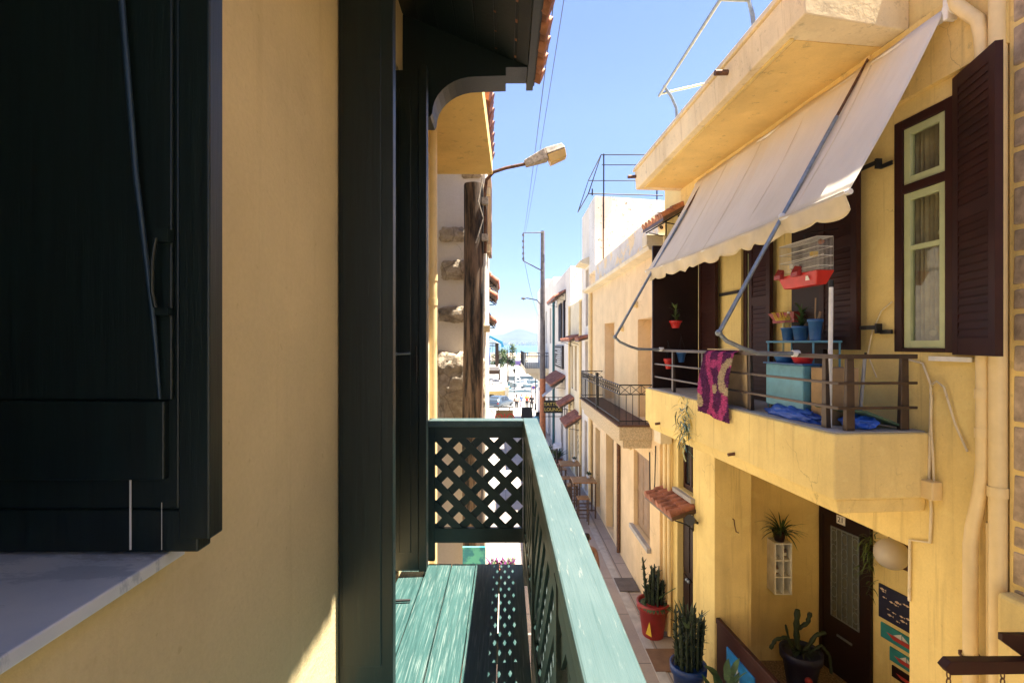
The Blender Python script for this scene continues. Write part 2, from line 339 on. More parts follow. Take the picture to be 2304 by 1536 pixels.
def canopy(parent, fr, s0, s1, o1, zw, zo, m=None, brackets=True, o0=0.0, tw=.17):
    """a small tiled canopy: barrel tiles on a board, held by iron scrolls"""
    m = m or m_terra; mb = MB(fr); n = max(3, round((s1-s0)/tw)); w = (s1-s0)/n
    for i in range(n):
        s = s0+w*(i+.5)
        for a, b in ((0, .54), (.48, 1.0)):
            A = (s, o0+(o1-o0)*a, zw+(zo-zw)*a+(.012 if b < .9 else 0)); B = (s, o0+(o1-o0)*b, zw+(zo-zw)*b+(.018 if b < .9 else .006))
            mb.tube([A, B], [w*.40, w*.47], 10)
    c = mb.build("roof_tiles", m, parent)
    b = MB(fr); b.hexa([(s0, o0, zw-.07), (s1, o0, zw-.07), (s1, o1*.97, zo-.07), (s0, o1*.97, zo-.07), (s0, o0, zw-.01), (s1, o0, zw-.01), (s1, o1*.97, zo-.01), (s0, o1*.97, zo-.01)])
    b.build("canopy_board", m_legw, parent)
    if brackets:
        for s in (s0+.08, s1-.08):
            k = MB(fr); h = o1*.75
            k.tube([(s, o0+.01, zw-.08), (s, o0+.01, zw-.08-h)], .012, 6); k.tube([(s, o0, zw-.085), (s, o1*.9, zo-.085)], .012, 6)
            pts = [(s, o0+.02+h*.95*t*t, zw-.08-h+(h+zo-zw)*t*.97) for t in [i/8 for i in range(9)]]
            k.tube(pts, .010, 6)
            k.tube([(s, o0+h*.3+.11*h*(1-a/14)*math.cos(a), zw-.1-h*.32+.11*h*(1-a/14)*math.sin(a)) for a in [i*.7 for i in range(18)]], .008, 5)
            k.build("canopy_bracket", m_iron, parent)
    return c
def louver_leaf(parent, fr, s0, s1, o, z0, z1, m, th=.04, name="shutter"):
    b = MB(fr); w = .07; mid = (z0+z1)/2
    b.box(s0, s0+w, o, o+th, z0, z1); b.box(s1-w, s1, o, o+th, z0, z1)
    for a, c in ((z0, z0+.12), (mid-.05, mid+.05), (z1-.10, z1)): b.box(s0+w, s1-w, o+.001, o+th-.001, a, c)
    for a, c in ((z0+.12, mid-.05), (mid+.05, z1-.10)):
        n = max(4, int((c-a)/.055)); st = (c-a)/n
        b.box(s0+w, s1-w, o+.008, o+th-.011, a, c)
        for i in range(n):
            z = a+st*i
            for q0, q1 in ((o+th-.012, o+th-.002), (o+.009, o-.001)):
                b.hexa([(s0+w, q0, z+st*.1), (s1-w, q0, z+st*.1), (s1-w, q1, z+st*.04), (s0+w, q1, z+st*.04),
                        (s0+w, q0, z+st*.95), (s1-w, q0, z+st*.95), (s1-w, (q0+q1)/2, z+st*.30), (s0+w, (q0+q1)/2, z+st*.30)])
    return b.build(name, m, parent)
def lattice(mb, u0, u1, v0, v1, fn, pitch=.116, w=.055):
    """two crossing layers of diagonal slats clipped to a rectangle; fn(u, v, depth) gives a point"""
    def clip(poly, a, b, c):
        out = []
        for i, p in enumerate(poly):
            q = poly[(i+1) % len(poly)]; dp = a*p[0]+b*p[1]-c; dq = a*q[0]+b*q[1]-c
            if dp >= 0: out.append(p)
            if dp*dq < 0: k = dp/(dp-dq); out.append((p[0]+(q[0]-p[0])*k, p[1]+(q[1]-p[1])*k))
        return out
    r = 2**-.5
    for ly, sg in ((0, 1), (1, -1)):
        a, b = r, r*sg
        cs = [a*u+b*v for u in (u0, u1) for v in (v0, v1)]; c = math.floor(min(cs)/pitch)*pitch
        while c < max(cs)+pitch:
            p = clip(clip([(u0, v0), (u1, v0), (u1, v1), (u0, v1)], a, b, c-w/2), -a, -b, -(c+w/2))
            if len(p) > 2:
                d0, d1 = ly*.0115, ly*.0115+.011
                n = len(p); vs = [fn(*q, d0) for q in p]+[fn(*q, d1) for q in p]
                mb.add(vs, [tuple(range(n))[::-1], tuple(range(n, 2*n))]+[(i, (i+1) % n, n+(i+1) % n, n+i) for i in range(n)])
            c += pitch
# ------------------------------------------------------------------ the setting
def GZ(y):
    if y < 16: return -5.15
    if y < 53: return -5.15-1.75*(y-16)/37
    return -6.9-.4*min(1, (y-53)/20)
ys = [-40, -10, 0, 10, 16, 22, 30, 40, 53, 60, 70, 76]
mb = MB()
for a, b in zip(ys, ys[1:]): mb.quad((-60, a, GZ(a)-.06), (60, a, GZ(a)-.06), (60, b, GZ(b)-.06), (-60, b, GZ(b)-.06))
mb.quad((-60, 76, GZ(76)-.06), (60, 76, GZ(76)-.06), (60, 76, -9), (-60, 76, -9))
struct(mb, "ground", m_terrain)
mb = MB()
for a, b in zip(ys[1:], ys[2:9]): mb.quad((-1.0, a, GZ(a)), (2.95, a, GZ(a)), (2.95, b, GZ(b)), (-1.0, b, GZ(b)))
struct(mb, "street", m_street)
mb = MB(); mb.quad((-20, 36, GZ(36)+.006), (20, 40, GZ(40)+.006), (20, 76, GZ(76)+.006), (-20, 76, GZ(76)+.006)); struct(mb, "road", m_plaza)
mb = MB()
for a, b in zip(ys[2:], ys[3:8]): mb.box(2.35, 2.5, a+.01, b, -6, 0) if False else mb.hexa([(2.34, a, GZ(a)-.2), (2.5, a, GZ(a)-.2), (2.5, b, GZ(b)-.2), (2.34, b, GZ(b)-.2), (2.34, a, GZ(a)+.012), (2.5, a, GZ(a)+.012), (2.5, b, GZ(b)+.012), (2.34, b, GZ(b)+.012)])
struct(mb, "kerb", m_kerb)
mb = MB(); mb.box(-70, .2, 57.2, 140, -9, -5.6); struct(mb, "plaza", m_plaza)
mb = MB(); mb.box(.2, 90, 109, 235, -9.5, -7.0); struct(mb, "quay", m_plaza)
mb = MB(); n = 26
for i in range(n):
    x0 = -30+i*5; pts = [(x0+rnd.uniform(-.5, .5), 236+rnd.uniform(-1, 1), -9), (x0+5.6, 236+rnd.uniform(-1, 1), -9), (x0+5, 244, -9), (x0, 244, -9)]
    mb.hexa(pts+[(x0+.5, 238, -4.6+rnd.uniform(-.8, .8)), (x0+4.6, 238, -4.4+rnd.uniform(-.8, .8)), (x0+4.6, 242, -4.4), (x0+.5, 242, -4.6)])
o = mb.build("breakwater", m_stone); o["kind"] = "structure"; o["label"] = "rubble breakwater beyond the quay"
mb = MB(); mb.quad((-9000, 60, -8.3), (9000, 60, -8.3), (9000, 9000, -8.3), (-9000, 9000, -8.3)); struct(mb, "sea", m_sea)
def ridge(name, y, prof, depth, m):
    mb = MB(); nx = 90; xs = [-900+1800*i/nx for i in range(nx+1)]; rows = 5; vs = []
    for r in range(rows+1):
        f = math.sin(math.pi*.5*r/rows)
        for x in xs: vs.append((x, y+depth*r/rows, -8.6+(prof(x)+9+4*mnoise.noise(Vector((x*.02, r*.9, y)))*f)*f))
    w = nx+1
    mb.add(vs, [(r*w+i, r*w+i+1, (r+1)*w+i+1, (r+1)*w+i) for r in range(rows) for i in range(nx)], True)
    o = mb.build(name, m); o["kind"] = "structure"; o["label"] = name; return o
ridge("hills", 2100, lambda x: 12+9*mnoise.noise(Vector((x*.008, 3, 0))), 300, m_hill)
ridge("mountain", 2600, lambda x: 22+55*math.exp(-((x-75)/75)**2)+26*math.exp(-((x+60)/90)**2)+30*math.exp(-((x-190)/90)**2)+7*mnoise.noise(Vector((x*.02, 9, 0))), 500, m_hill)
mb = MB()
for i in range(150):
    x = rnd.uniform(-260, 260); y = rnd.uniform(2060, 2130); w = rnd.uniform(4, 10); h = rnd.uniform(3, 8); z = -8.5+max(0, (y-2090)*.12)
    mb.box(x, x+w, y, y+6, z, z+h+2)
o = mb.build("far_town", m_white); o["kind"] = "stuff"; tag(o, "pale far-off town spread along the opposite shore", "town", kind="stuff")
# haze: the sea air between here and the far hills
hz = MB(); hz.box(-1500, 1500, -60, 3300, -9.6, 96); hz = hz.build("haze", []); hz["kind"] = "stuff"; hz["label"] = "bluish sea haze over the bay"; hz["category"] = "haze"
hm = bpy.data.materials.new("haze_air"); hm.use_nodes = True; hn = hm.node_tree.nodes; hn.remove(hn["Principled BSDF"])
pv = hn.new("ShaderNodeVolumePrincipled"); pv.inputs["Color"].default_value = (.55, .74, 1, 1); pv.inputs["Density"].default_value = .00015; pv.inputs["Anisotropy"].default_value = .2
hm.node_tree.links.new(pv.outputs[0], hn["Material Output"].inputs["Volume"]); hz.data.materials.append(hm)

# ------------------------------------------------------------------ the house we stand at, left: window, shutters, green balcony
H = thing("balcony_house", "ochre plastered house with dark green shutters and a green wooden balcony, closest on the left", "house", (-.72, 2, -5.15))
WF = lambda s, o, z: (-.72+o, s, z)
mb = MB(WF)
mb.wall(-2.5, 3.72, -5.15, 3.2, [(-1.2, 1.10, -.44, 2.3), (2.22, 3.46, -1.52, 1.84)], .42)
mb.shell(-2.5, 3.72, -5.15, 3.2, -5); mb.build("wall", m_own, H)
mb = MB(WF); mb.quad((-1.3, -.41, -.5), (-1.3, -.41, 2.4), (1.15, -.41, 2.4), (1.15, -.41, -.5)); mb.quad((2.1, -.41, -1.6), (2.1, -.41, 2), (3.5, -.41, 2), (3.5, -.41, -1.6)); mb.build("dark_backing", m_dark, H)
mb = MB(WF); mb.box(-1.2, 1.10, -.40, .032, -.452, -.427); mb.build("window_sill", m_marble, H, .003)
# window shutter: stands square to the wall inside the reveal
sh = MB(); sh.box(-1.125, -.66, 1.035, 1.075, -.335, 2.2); sh.box(-.66, -.596, 1.03, 1.08, -.395, 2.2)
sh.box(-1.125, -.62, 1.032, 1.078, -.421, -.335)
sh = sh.build("window_shutter", m_green, H, .004)
p = MB(); p.box(-1.1, -.680, 1.018, 1.0345, -.272, -.115); p.box(-1.1, -.668, 1.024, 1.0345, -.113, 2.2); p.build("shutter_panel", m_green, sh, .003)
p = MB(); p.tube([(-.752, 1.0, .69), (-.725, 1.003, .33), (-.695, 1.008, .06), (-.684, 1.012, -.11)], [.006, .0055, .005, .003], 8); p.build("edge_streak", m_bluegrey, sh)  # added thin tube standing in for a bluish light streak on the leaf
p = MB(); p.box(-.690, -.664, 1.006, 1.024, .055, .07); p.box(-.690, -.664, 1.006, 1.024, .20, .225)
p.tube([(-.684, 1.0, .07), (-.688, .996, .10), (-.688, .996, .16), (-.684, 1.0, .205)], .004, 8); p.build("latch", m_green, sh)
p = MB(); p.box(-.757, -.754, 1.0295, 1.0315, -.415, -.275); p.box(-.6925, -.6918, 1.0295, 1.0305, -.415, -.32); p.build("chipped_edge", m_whitep, sh)
# shutters of the balcony door
def door_leaf(y, x1, z0, z1, x0=-.715):
    d = MB(); d.box(x0, x1, y, y+.036, z0, z1); d.box(x0, x1-.004, y+.04, y+.074, z0, z1)
    d = d.build("door_shutter", m_green, H, .004)
    p = MB(); p.box(-.70, x1-.05, y-.008, y-.0005, z0+.12, z1-.12); p.build("shutter_panel", m_green, d, .004); return d
door_leaf(2.19, -.482, -1.50, 1.83)
d2 = door_leaf(3.375, -.575, -1.50, 1.80, -1.05)
p = MB(); p.box(-.573, -.522, 3.365, 3.45, -1.50, 1.83); p.build("meeting_stile", m_green, d2, .003)
p = MB(); p.tube([(-.712, 3.33, -.07), (-.62, 3.322, -.065)], .008, 8); p.tube([(-.715, 3.366, -.07), (-.715, 3.33, -.07)], .01, 8); p.build("door_handle", m_steel, d2)
p = MB(); p.box(-.60, -.575, 3.345, 3.366, -.19, -.08); p.tube([(-.585, 3.34, -.26), (-.585, 3.34, -.02)], .007, 8); p.build("door_bolt", m_iron, d2)
p = MB(); p.tube([(-.715, 3.02, -1.52), (-.565, 3.03, -1.518)], .008, 6); p.build("hook_shadow", m_iron, d2)  # thin dark rod laid on the floor in place of a hook's shadow
# balcony
bal = MB()
xs = -.705
while xs < .10:
    bal.box(xs, min(xs+.160, .118), -1.4, 3.565+rnd.uniform(-.004, .004), -1.57, -1.535+rnd.uniform(-.0015, .0015)); xs += .1665
fl = bal.build("balcony_floor", m_floor, H, .003)
for y in (-1.2, -.2, .8, 1.8, 2.7, 3.46): p = MB(); p.box(-.72, .115, y, y+.08, -1.69, -1.572); p.build("floor_joist", m_green2, fl)
p = MB(); p.box(.123, .225, -1.4, 3.68, -.585, -.536); p.box(-.545, .1228, 3.572, 3.678, -.585, -.537); hr = p.build("handrail", m_rail, H, .006)
lp = MB(); lp.box(-.55, .121, 3.60, 3.635, -.665, -.5855); lp.box(-.55, .121, 3.60, 3.635, -1.402, -1.30); lp.box(-.555, -.50, 3.598, 3.637, -1.53, -.5855)
lattice(lp, -.50, .12, -1.30, -.665, lambda u, v, d: (u, 3.606+d, v)); lp.build("lattice_panel", m_green2, H, .002)
lp = MB(); lp.box(.127, .165, -1.4, 3.59, -.66, -.5855); lp.box(.127, .165, -1.4, 3.59, -1.42, -1.33)
for y in (3.59, 2.42, 1.25, .1, -1.05): lp.box(.1225, .17, y, y+.06, -1.70, -.5857)
for a, b in ((2.48, 3.59), (1.31, 2.42), (.16, 1.25), (-.99, .1)): lattice(lp, a, b, -1.33, -.66, lambda u, v, d: (.134+d, u, v))
lp.build("lattice_panel", m_green2, H, .002)
# roof over the balcony
ZR = lambda x: 1.915+(.20-x)*.42
p = MB(); p.hexa([(-.75, -2.5, ZR(-.75)), (.20, -2.5, ZR(.20)), (.20, 3.80, ZR(.20)), (-.75, 3.80, ZR(-.75)), (-.75, -2.5, ZR(-.75)+.03), (.20, -2.5, ZR(.20)+.03), (.20, 3.80, ZR(.20)+.03), (-.75, 3.80, ZR(-.75)+.03)])
rf = p.build("roof", m_green, H)
p = MB(); x = -.72
while x < .14: p.hexa([(x, -2.5, ZR(x)-.012), (x+.118, -2.5, ZR(x+.118)-.012), (x+.118, 3.56, ZR(x+.118)-.012), (x, 3.56, ZR(x)-.012), (x, -2.5, ZR(x)-.002), (x+.118, -2.5, ZR(x+.118)-.002), (x+.118, 3.56, ZR(x+.118)-.002), (x, 3.56, ZR(x)-.002)]); x += .132
p.build("soffit_planks", m_green, rf, .003)
p = MB(); p.box(.150, .200, -2.5, 3.80, 1.87, 1.96); p.box(.2005, .212, -2.5, 3.80, 1.905, 1.965); p.build("fascia", m_green, rf, .004)
p = MB(); y = -2.45
while y < 3.75:
    w = .098; zt = ZR(.20)+.03
    p.tube([(-.75, y, ZR(-.75)+.10), (-.28, y, ZR(-.28)+.09)], [w*.45, w*.5], 10); p.tube([(-.32, y, ZR(-.32)+.075), (.265+rnd.uniform(-.012, .012), y+rnd.uniform(-.008, .008), ZR(.265)+.07)], [w*.46, w*.54], 10)
    p.tube([(-.75, y+w, ZR(-.75)+.07), (.268+rnd.uniform(-.008, .006), y+w, ZR(.268)+.05)], [w*.56, w*.56], 10); y += w*2
p.build("roof_tiles", m_terra2, rf)
arc = [(-.525, 1.575), (-.512, 1.60)]+[(-.512+.30*(1-math.cos(a)), 1.60+.255*math.sin(a)) for a in [R_(10*i) for i in range(1, 10)]]
prof = [(-.718, 1.575)]+arc+[(.0, 1.862), (.0, 1.92), (.1495, 1.92), (.1495, 1.945)]+[(-.718, ZR(-.718)-.015)]
p = MB(); p.prism([(x, 3.565, z) for x, z in prof], (0, .225, 0)); p.build("bracket", m_green, rf)

# ------------------------------------------------------------------ left: next house's concrete eave, white house with quoins
N1 = thing("concrete_eave_house", "house with a bare ochre concrete eave slab behind the green balcony", "house", (-.8, 5, -5.15))
mb = MB(); mb.wall(3.75, 5.95, -5.15, 1.97) if False else None
mb.fr = lambda s, o, z: (-.80+o, s, z); mb.wall(3.75, 5.95, -5.15, 2.9); mb.shell(3.75, 5.95, -5.15, 2.9, -4); mb.build("wall", m_cream, N1)
p = MB(); p.hexa([(-.80, 3.85, 1.979), (-.190, 3.85, 1.979), (-.156, 6.0, 1.979), (-.80, 6.0, 1.979), (-.80, 3.85, 2.17), (-.192, 3.85, 2.17), (-.158, 6.0, 2.17), (-.80, 6.0, 2.17)]); p.build("eave_slab", m_soffit, N1)
p = MB(); p.tube([(-.652, 4.6, 2.0), (-.652, 4.6, -5.15)], .036, 12)
for z in (.62, .40): p.tube([(-.652, 4.6, z), (-.652, 4.6, z-.06)], .041, 12)
p.build("drainpipe", m_pipe, N1)
W = thing("white_stone_corner_house", "white plastered house with bare rubble stones at its corner, behind the wooden pole", "house", (-1.5, 7.5, -5.15))
mb = MB(); mb.box(-5, -.27, 7.0, 8.3, -5.2, 2.75); mb.build("wall", m_grey, W, .02)
for (x0, x1, z0, z1, seed) in ((-.90, -.55, 1.38, 1.58, 1), (-.88, -.50, .86, 1.13, 2), (-.91, -.50, .28, .50, 3), (-.60, -.33, 2.25, 2.38, 9)):
    bm = bmesh.new(); bmesh.ops.create_icosphere(bm, subdivisions=4, radius=1); vs = []
    for v in bm.verts:
        q = Vector((max(-.8, min(.8, v.co.x)), v.co.y*.8, max(-.8, min(.8, v.co.z))))*1.2; k = 1+.22*mnoise.noise(q*2.3+Vector((seed*7, 0, 0)))+.08*mnoise.noise(q*7)
        vs.append(((x0+x1)/2+q.x*k*(x1-x0)/2, 6.985+q.y*k*.055, (z0+z1)/2+q.z*k*(z1-z0)/2))
    p = MB(); p.add(vs, [tuple(v.index for v in f.verts) for f in bm.faces], True); bm.free(); p.build("quoin_stone", m_stone, W)
bm = bmesh.new(); bmesh.ops.create_icosphere(bm, subdivisions=5, radius=1); vs = []
for v in bm.verts:
    q = Vector((max(-.75, min(.75, v.co.x)), v.co.y, max(-.8, min(.8, v.co.z))))*1.25; k = 1+.20*mnoise.noise(q*1.7+Vector((31, 0, 0)))+.10*mnoise.noise(q*6)
    vs.append((-.60+q.x*k*.32, 6.97+q.y*k*.16, -.58+q.z*k*.44))
p = MB(); p.add(vs, [tuple(v.index for v in f.verts) for f in bm.faces], True); bm.free(); p.build("quoin_stone", m_stone, W)
p = MB(); p.hexa([(-.95, 6.86, -1.22), (-.27, 6.80, -1.32), (-.27, 6.999, -1.32), (-.95, 6.999, -1.22), (-.95, 6.97, -1.05), (-.27, 6.97, -1.08), (-.27, 6.999, -1.08), (-.95, 6.999, -1.05)]); p.build("ledge", m_grey, W)
p = MB()
for i in range(12):
    y = 5.98+i*.19; p.tube([(-.9, y, 3.2), (-.17-.004*i+.01*(i % 2), y, 2.92)], [.075, .09], 9)
p.build("roof_tiles", m_terra, W); p = MB(); p.box(-4, -.22, 6.0, 8.25, 2.80, 2.86); p.build("eave_board", m_legw, W)
louver_leaf(W, lambda s, o, z: (-.27+o, s, z), 7.25, 7.75, .01, 1.28, 2.4, m_shut, .05, "shutter")
for z in (2.02, 1.25, .15): p = MB(); p.box(-.30, -.215, 6.94, 7.02, z, z+.09); p.build("cable_box", m_pipe, W)
p = MB(); p.box(-.555, -.40, 6.92, 6.998, -5.15, -1.45); p.build("ochre_pier", m_soffit, W)
W2 = thing("canopied_house", "far left white house with small stacked tile canopies beyond the wooden pole", "house", (-1, 10, -5.15))
mb = MB(); mb.box(-5, -.45, 8.6, 11.6, -5.3, 2.2); mb.build("wall", m_white, W2)
LF = lambda s, o, z: (-.45+o, s, z)
canopy(W2, LF, 9.3, 10.9, .30, 1.36, 1.12, tw=.11); canopy(W2, LF, 9.2, 10.3, .28, 1.03, .85, tw=.11); canopy(W2, LF, 9.2, 10.9, .24, .60, .40, tw=.11)
p = MB(LF); p.box(9.3, 10.9, 0, .02, -1.3, .1); p.build("door", m_brownd, W2)
p = MB(); p.hexa([(-.45, 10.2, -1.22), (.02, 10.2, -1.62), (.02, 10.7, -1.70), (-.45, 10.7, -1.30), (-.45, 10.2, -1.2), (.02, 10.2, -1.6), (.02, 10.7, -1.68), (-.45, 10.7, -1.28)]); p.build("awning_sheet", M("peach_awning", (.36, .16, .09), .8), W2)
# pole with the street lamp
PO = thing("utility_pole", "thick weathered wooden pole carrying an amber street lamp on a curved arm", "pole", (-.4, 6.3, -5.15))
mb = MB(); zz = [-5.15+7.1*i/60 for i in range(61)]
vs = []; n = 28
for z in zz:
    for k in range(n):
        a = 2*math.pi*k/n; r = .138-.003*(z+5)+.012*mnoise.noise(Vector((math.cos(a)*2.2, math.sin(a)*2.2, z*.55)))+.006*mnoise.noise(Vector((math.cos(a)*7, math.sin(a)*7, z*1.2)))
        vs.append((-.40+r*math.cos(a)+.006*math.sin(z*1.3), 6.3+r*math.sin(a), z))
mb.add(vs, [(i*n+k, i*n+(k+1) % n, (i+1)*n+(k+1) % n, (i+1)*n+k) for i in range(60) for k in range(n)], True); mb.build("pole", m_pole, PO)
p = MB(); p.tube([(-.25, 6.26, 1.1), (-.255, 6.26, 1.85), (-.235, 6.26, 2.0), (-.15, 6.26, 2.09), (0, 6.26, 2.14), (.24, 6.26, 2.19)], [.02]*6, 10); p.build("lamp_arm", m_rust, PO)
A = Vector((.235, 6.26, 2.185)); D = Vector((.46, 0, .17)).normalized(); U = Vector((-D.z, 0, D.x)); Y = Vector((0, 1, 0))
P3 = lambda u, v, w: tuple(A+D*u+Y*v+U*w)
p = MB(); p.hexa([P3(0, -.04, -.035), P3(.28, -.085, -.05), P3(.28, .085, -.05), P3(0, .04, -.035), P3(0, -.04, .045), P3(.28, -.085, .085), P3(.28, .085, .085), P3(0, .04, .045)])
p.hexa([P3(.281, -.087, .0), P3(.52, -.08, .0), P3(.52, .08, .0), P3(.281, .087, .0), P3(.281, -.07, .09), P3(.50, -.06, .075), P3(.50, .06, .075), P3(.281, .07, .09)]); p.build("lamp_head", m_lampg, PO, .012)
p = MB(); p.hexa([P3(.29, -.065, -.115), P3(.50, -.06, -.10), P3(.50, .06, -.10), P3(.29, .065, -.115), P3(.285, -.082, -.002), P3(.515, -.078, -.002), P3(.515, .078, -.002), P3(.285, .082, -.002)]); p.build("lamp_cover", m_lampy, PO, .01)
p = MB(); p.tube([(-.28, 6.16, 2.0), (-.33, 6.13, 1.7), (-.27, 6.15, 1.5), (-.36, 6.14, 1.2)], .008, 6)
for z in (1.72, 1.28): p.box(-.29, -.215, 6.17, 6.25, z-.04, z+.04)
p.build("cable_clamps", m_lampg, PO)

# ------------------------------------------------------------------ the yellow house opposite
Y1 = thing("yellow_house", "deep yellow house number 21 with concrete balcony, brown shutters and a wide cornice", "house", (3.3, 5, -5.15))
mb = MB(Rf)
mb.wall(3.396, 9.3, -5.15, 2.55, [(3.80, 4.33, -.07, 1.845), (6.12, 6.74, -.72, 1.7), (4.19, 7.45, -4.95, -1.66), (8.15, 8.75, -5.0, -2.75), (8.15, 8.72, -2.45, -1.45)], .16)
mb.shell(3.396, 9.3, -5.15, 2.84, -6)
mb.quad((3.396, 0, 2.55), (9.3, 0, 2.55), (9.3, 0, 2.84), (3.396, 0, 2.84)); mb.build("wall", m_yellow, Y1)
p = MB(Rf); p.box(3.396, 8.5, .0, .05, 1.99, 2.545); p.build("lintel_band", m_yellow2, Y1)
for a, b, c, d in ((3.7, 4.4, -.2, 2), (6.0, 6.85, -.9, 1.9), (8.1, 8.8, -5.1, -1.3)): p = MB(Rf); p.quad((a, -.30, c), (a, -.30, d), (b, -.30, d), (b, -.30, c)); p.build("dark_backing", m_dark, Y1)
# cornice
p = MB(Rf); p.hexa([(4.19, 0, 2.551), (4.05, 1.0, 2.551), (8.6, .78, 2.551), (8.6, 0, 2.551), (4.19, 0, 2.85), (4.05, 1.02, 2.85), (8.6, .80, 2.85), (8.6, 0, 2.85)])
p.hexa([(4.12, .99, 2.852), (4.02, 1.05, 2.852), (8.64, .83, 2.852), (8.6, .77, 2.852), (4.12, .97, 2.93), (4.02, 1.03, 2.93), (8.64, .81, 2.93), (8.6, .75, 2.93)])
co = p.build("cornice", m_corn, Y1, .012)
p = MB(Rf); p.hexa([(4.42, .002, 2.545), (4.38, .86, 2.545), (8.42, .66, 2.545), (8.42, .002, 2.545), (4.42, .002, 2.5505), (4.38, .86, 2.5505), (8.42, .66, 2.5505), (8.42, .002, 2.5505)]); p.build("soffit", m_soffit, co)
p = MB(Rf); p.box(3.396, 4.75, -.3, -.002, 2.841, 3.62); p.build("parapet", m_yellow2, Y1)  # unseen upstand, added and sized to shade the near end of the awning
p = MB(Rf); p.box(4.3, 8.45, .72, .735, 2.535, 2.5505) if False else p.hexa([(4.36, .88, 2.537), (4.36, .91, 2.537), (8.45, .69, 2.537), (8.45, .66, 2.537), (4.36, .88, 2.5505), (4.36, .91, 2.5505), (8.45, .69, 2.5505), (8.45, .66, 2.5505)]); p.build("drip_groove", m_yellow2, co)
for s, oo in ((5.3, .96), (8.55, .80)): p = MB(Rf); p.tube([(s, oo-.02, 2.76), (s, oo+.13, 2.75)], .028, 10); p.build("water_spout", m_rust, co)
p = MB(Rf); p.box(6.6, 7.9, .60, .72, 2.935, 3.0); p.build("roof_slab_edge", m_cream, co)
# balcony slab and apron
p = MB(Rf); p.box(4.0, 8.1, 0, .80, -1.21, -.70); p.hexa([(4.05, 0, -1.33), (4.05, .73, -1.33), (8.05, .73, -1.33), (8.05, 0, -1.33), (4.03, 0, -1.2105), (4.03, .77, -1.2105), (8.07, .77, -1.2105), (8.07, 0, -1.2105)]); bs = p.build("balcony", m_yellow, Y1, .015)
p = MB(Rf); p.box(4.03, 8.07, .02, .775, -.699, -.69); p.build("balcony_floor", m_kerb, bs)
p = MB(Rf); oo = .70
for z, h in ((-.105, .036), (-.315, .022), (-.51, .022)):
    p.box(4.08, 8.02, oo, oo+.022, z-h/2, z+h/2); p.box(4.06, 4.079, .05, oo+.022, z-h/2, z+h/2)
for s in (4.25, 5.35, 6.4, 7.3, 8.0): p.hexa([(s-.03, oo-.045, -.689), (s+.03, oo-.045, -.689), (s+.03, oo-.001, -.689), (s-.03, oo-.001, -.689), (s-.018, oo-.03, -.09), (s+.018, oo-.03, -.09), (s+.018, oo-.001, -.09), (s-.018, oo-.001, -.09)])
for q in (.60, .14): p.hexa([(4.0795, q-.038, -.689), (4.12, q-.038, -.689), (4.12, q+.038, -.689), (4.0795, q+.038, -.689), (4.0795, q-.03, -.09), (4.105, q-.03, -.09), (4.105, q+.03, -.09), (4.0795, q+.03, -.09)])
p.build("railing", m_railb, bs, .003)
# far end screen
p = MB(Rf); p.box(7.93, 7.97, .02, .74, -.689, 1.5); p.build("screen_panel", m_brownd, bs)
# near window
def window(fr, s0, s1, z0, z1, o, tran=None, mull=None, wf=.06, curtain=True, outer=m_brown, inner=m_lgreen):
    p = MB(fr); w = .075
    p.box(s0, s0+w, o-.02, o+.03, z0, z1); p.box(s1-w, s1, o-.02, o+.03, z0, z1); p.box(s0+w, s1-w, o-.018, o+.028, z1-w, z1); p.box(s0+w, s1-w, o-.018, o+.028, z0, z0+.03)
    if tran: p.box(s0+w, s1-w, o-.016, o+.026, tran-.035, tran+.035)
    wnd = p.build("window", outer, Y1, .004)
    a, b = s0+w+.002, s1-w-.002; q = MB(fr)
    for c, d in (((z0+.032, tran-.037), (tran+.037, z1-w-.002)) if tran else ((z0+.032, z1-w-.002),)):
        q.box(a, a+wf, o-.03, o+.012, c, d); q.box(b-wf, b, o-.03, o+.012, c, d); q.box(a+wf, b-wf, o-.028, o+.010, c, c+wf); q.box(a+wf, b-wf, o-.028, o+.010, d-wf, d)
    if mull: q.box(a+wf, b-wf, o-.025, o+.008, mull-.02, mull+.02)
    q.build("sash", inner, wnd, .003)
    q = MB(fr); q.quad((a+.01, o-.012, z0+.04), (a+.01, o-.012, z1-w), (b-.01, o-.012, z1-w), (b-.01, o-.012, z0+.04)); q.build("pane", m_glass, wnd)
    if curtain:
        q = MB(fr); n = 60; vs = []
        for i in range(n+1):
            for z in (z0, z1): vs.append((a+(b-a)*i/n, o-.10+.018*math.sin(i*.9)+.008*math.sin(i*2.3), z))
        q.add(vs, [(2*i, 2*i+1, 2*i+3, 2*i+2) for i in range(n)], True); q.build("curtain", m_curtain, wnd)
        for s, z in ((a+.11, z0+.42), (a+.13, z0+.95), (a+.2, z0+.16)):
            q = MB(fr); q.add([(s+.035*math.cos(t), o-.075, z+.035*math.sin(t)*(1 if math.sin(t) < 0 else .5)) for t in [R_(i*30) for i in range(12)]], [tuple(range(12))]); q.build("curtain_motif", m_lace, wnd)
    return wnd
window(Rf, 3.80, 4.33, -.07, 1.845, -.02, 1.27, .78)
window(Rf, 6.12, 6.74, -.72, 1.7, -.06, 1.2, .35)
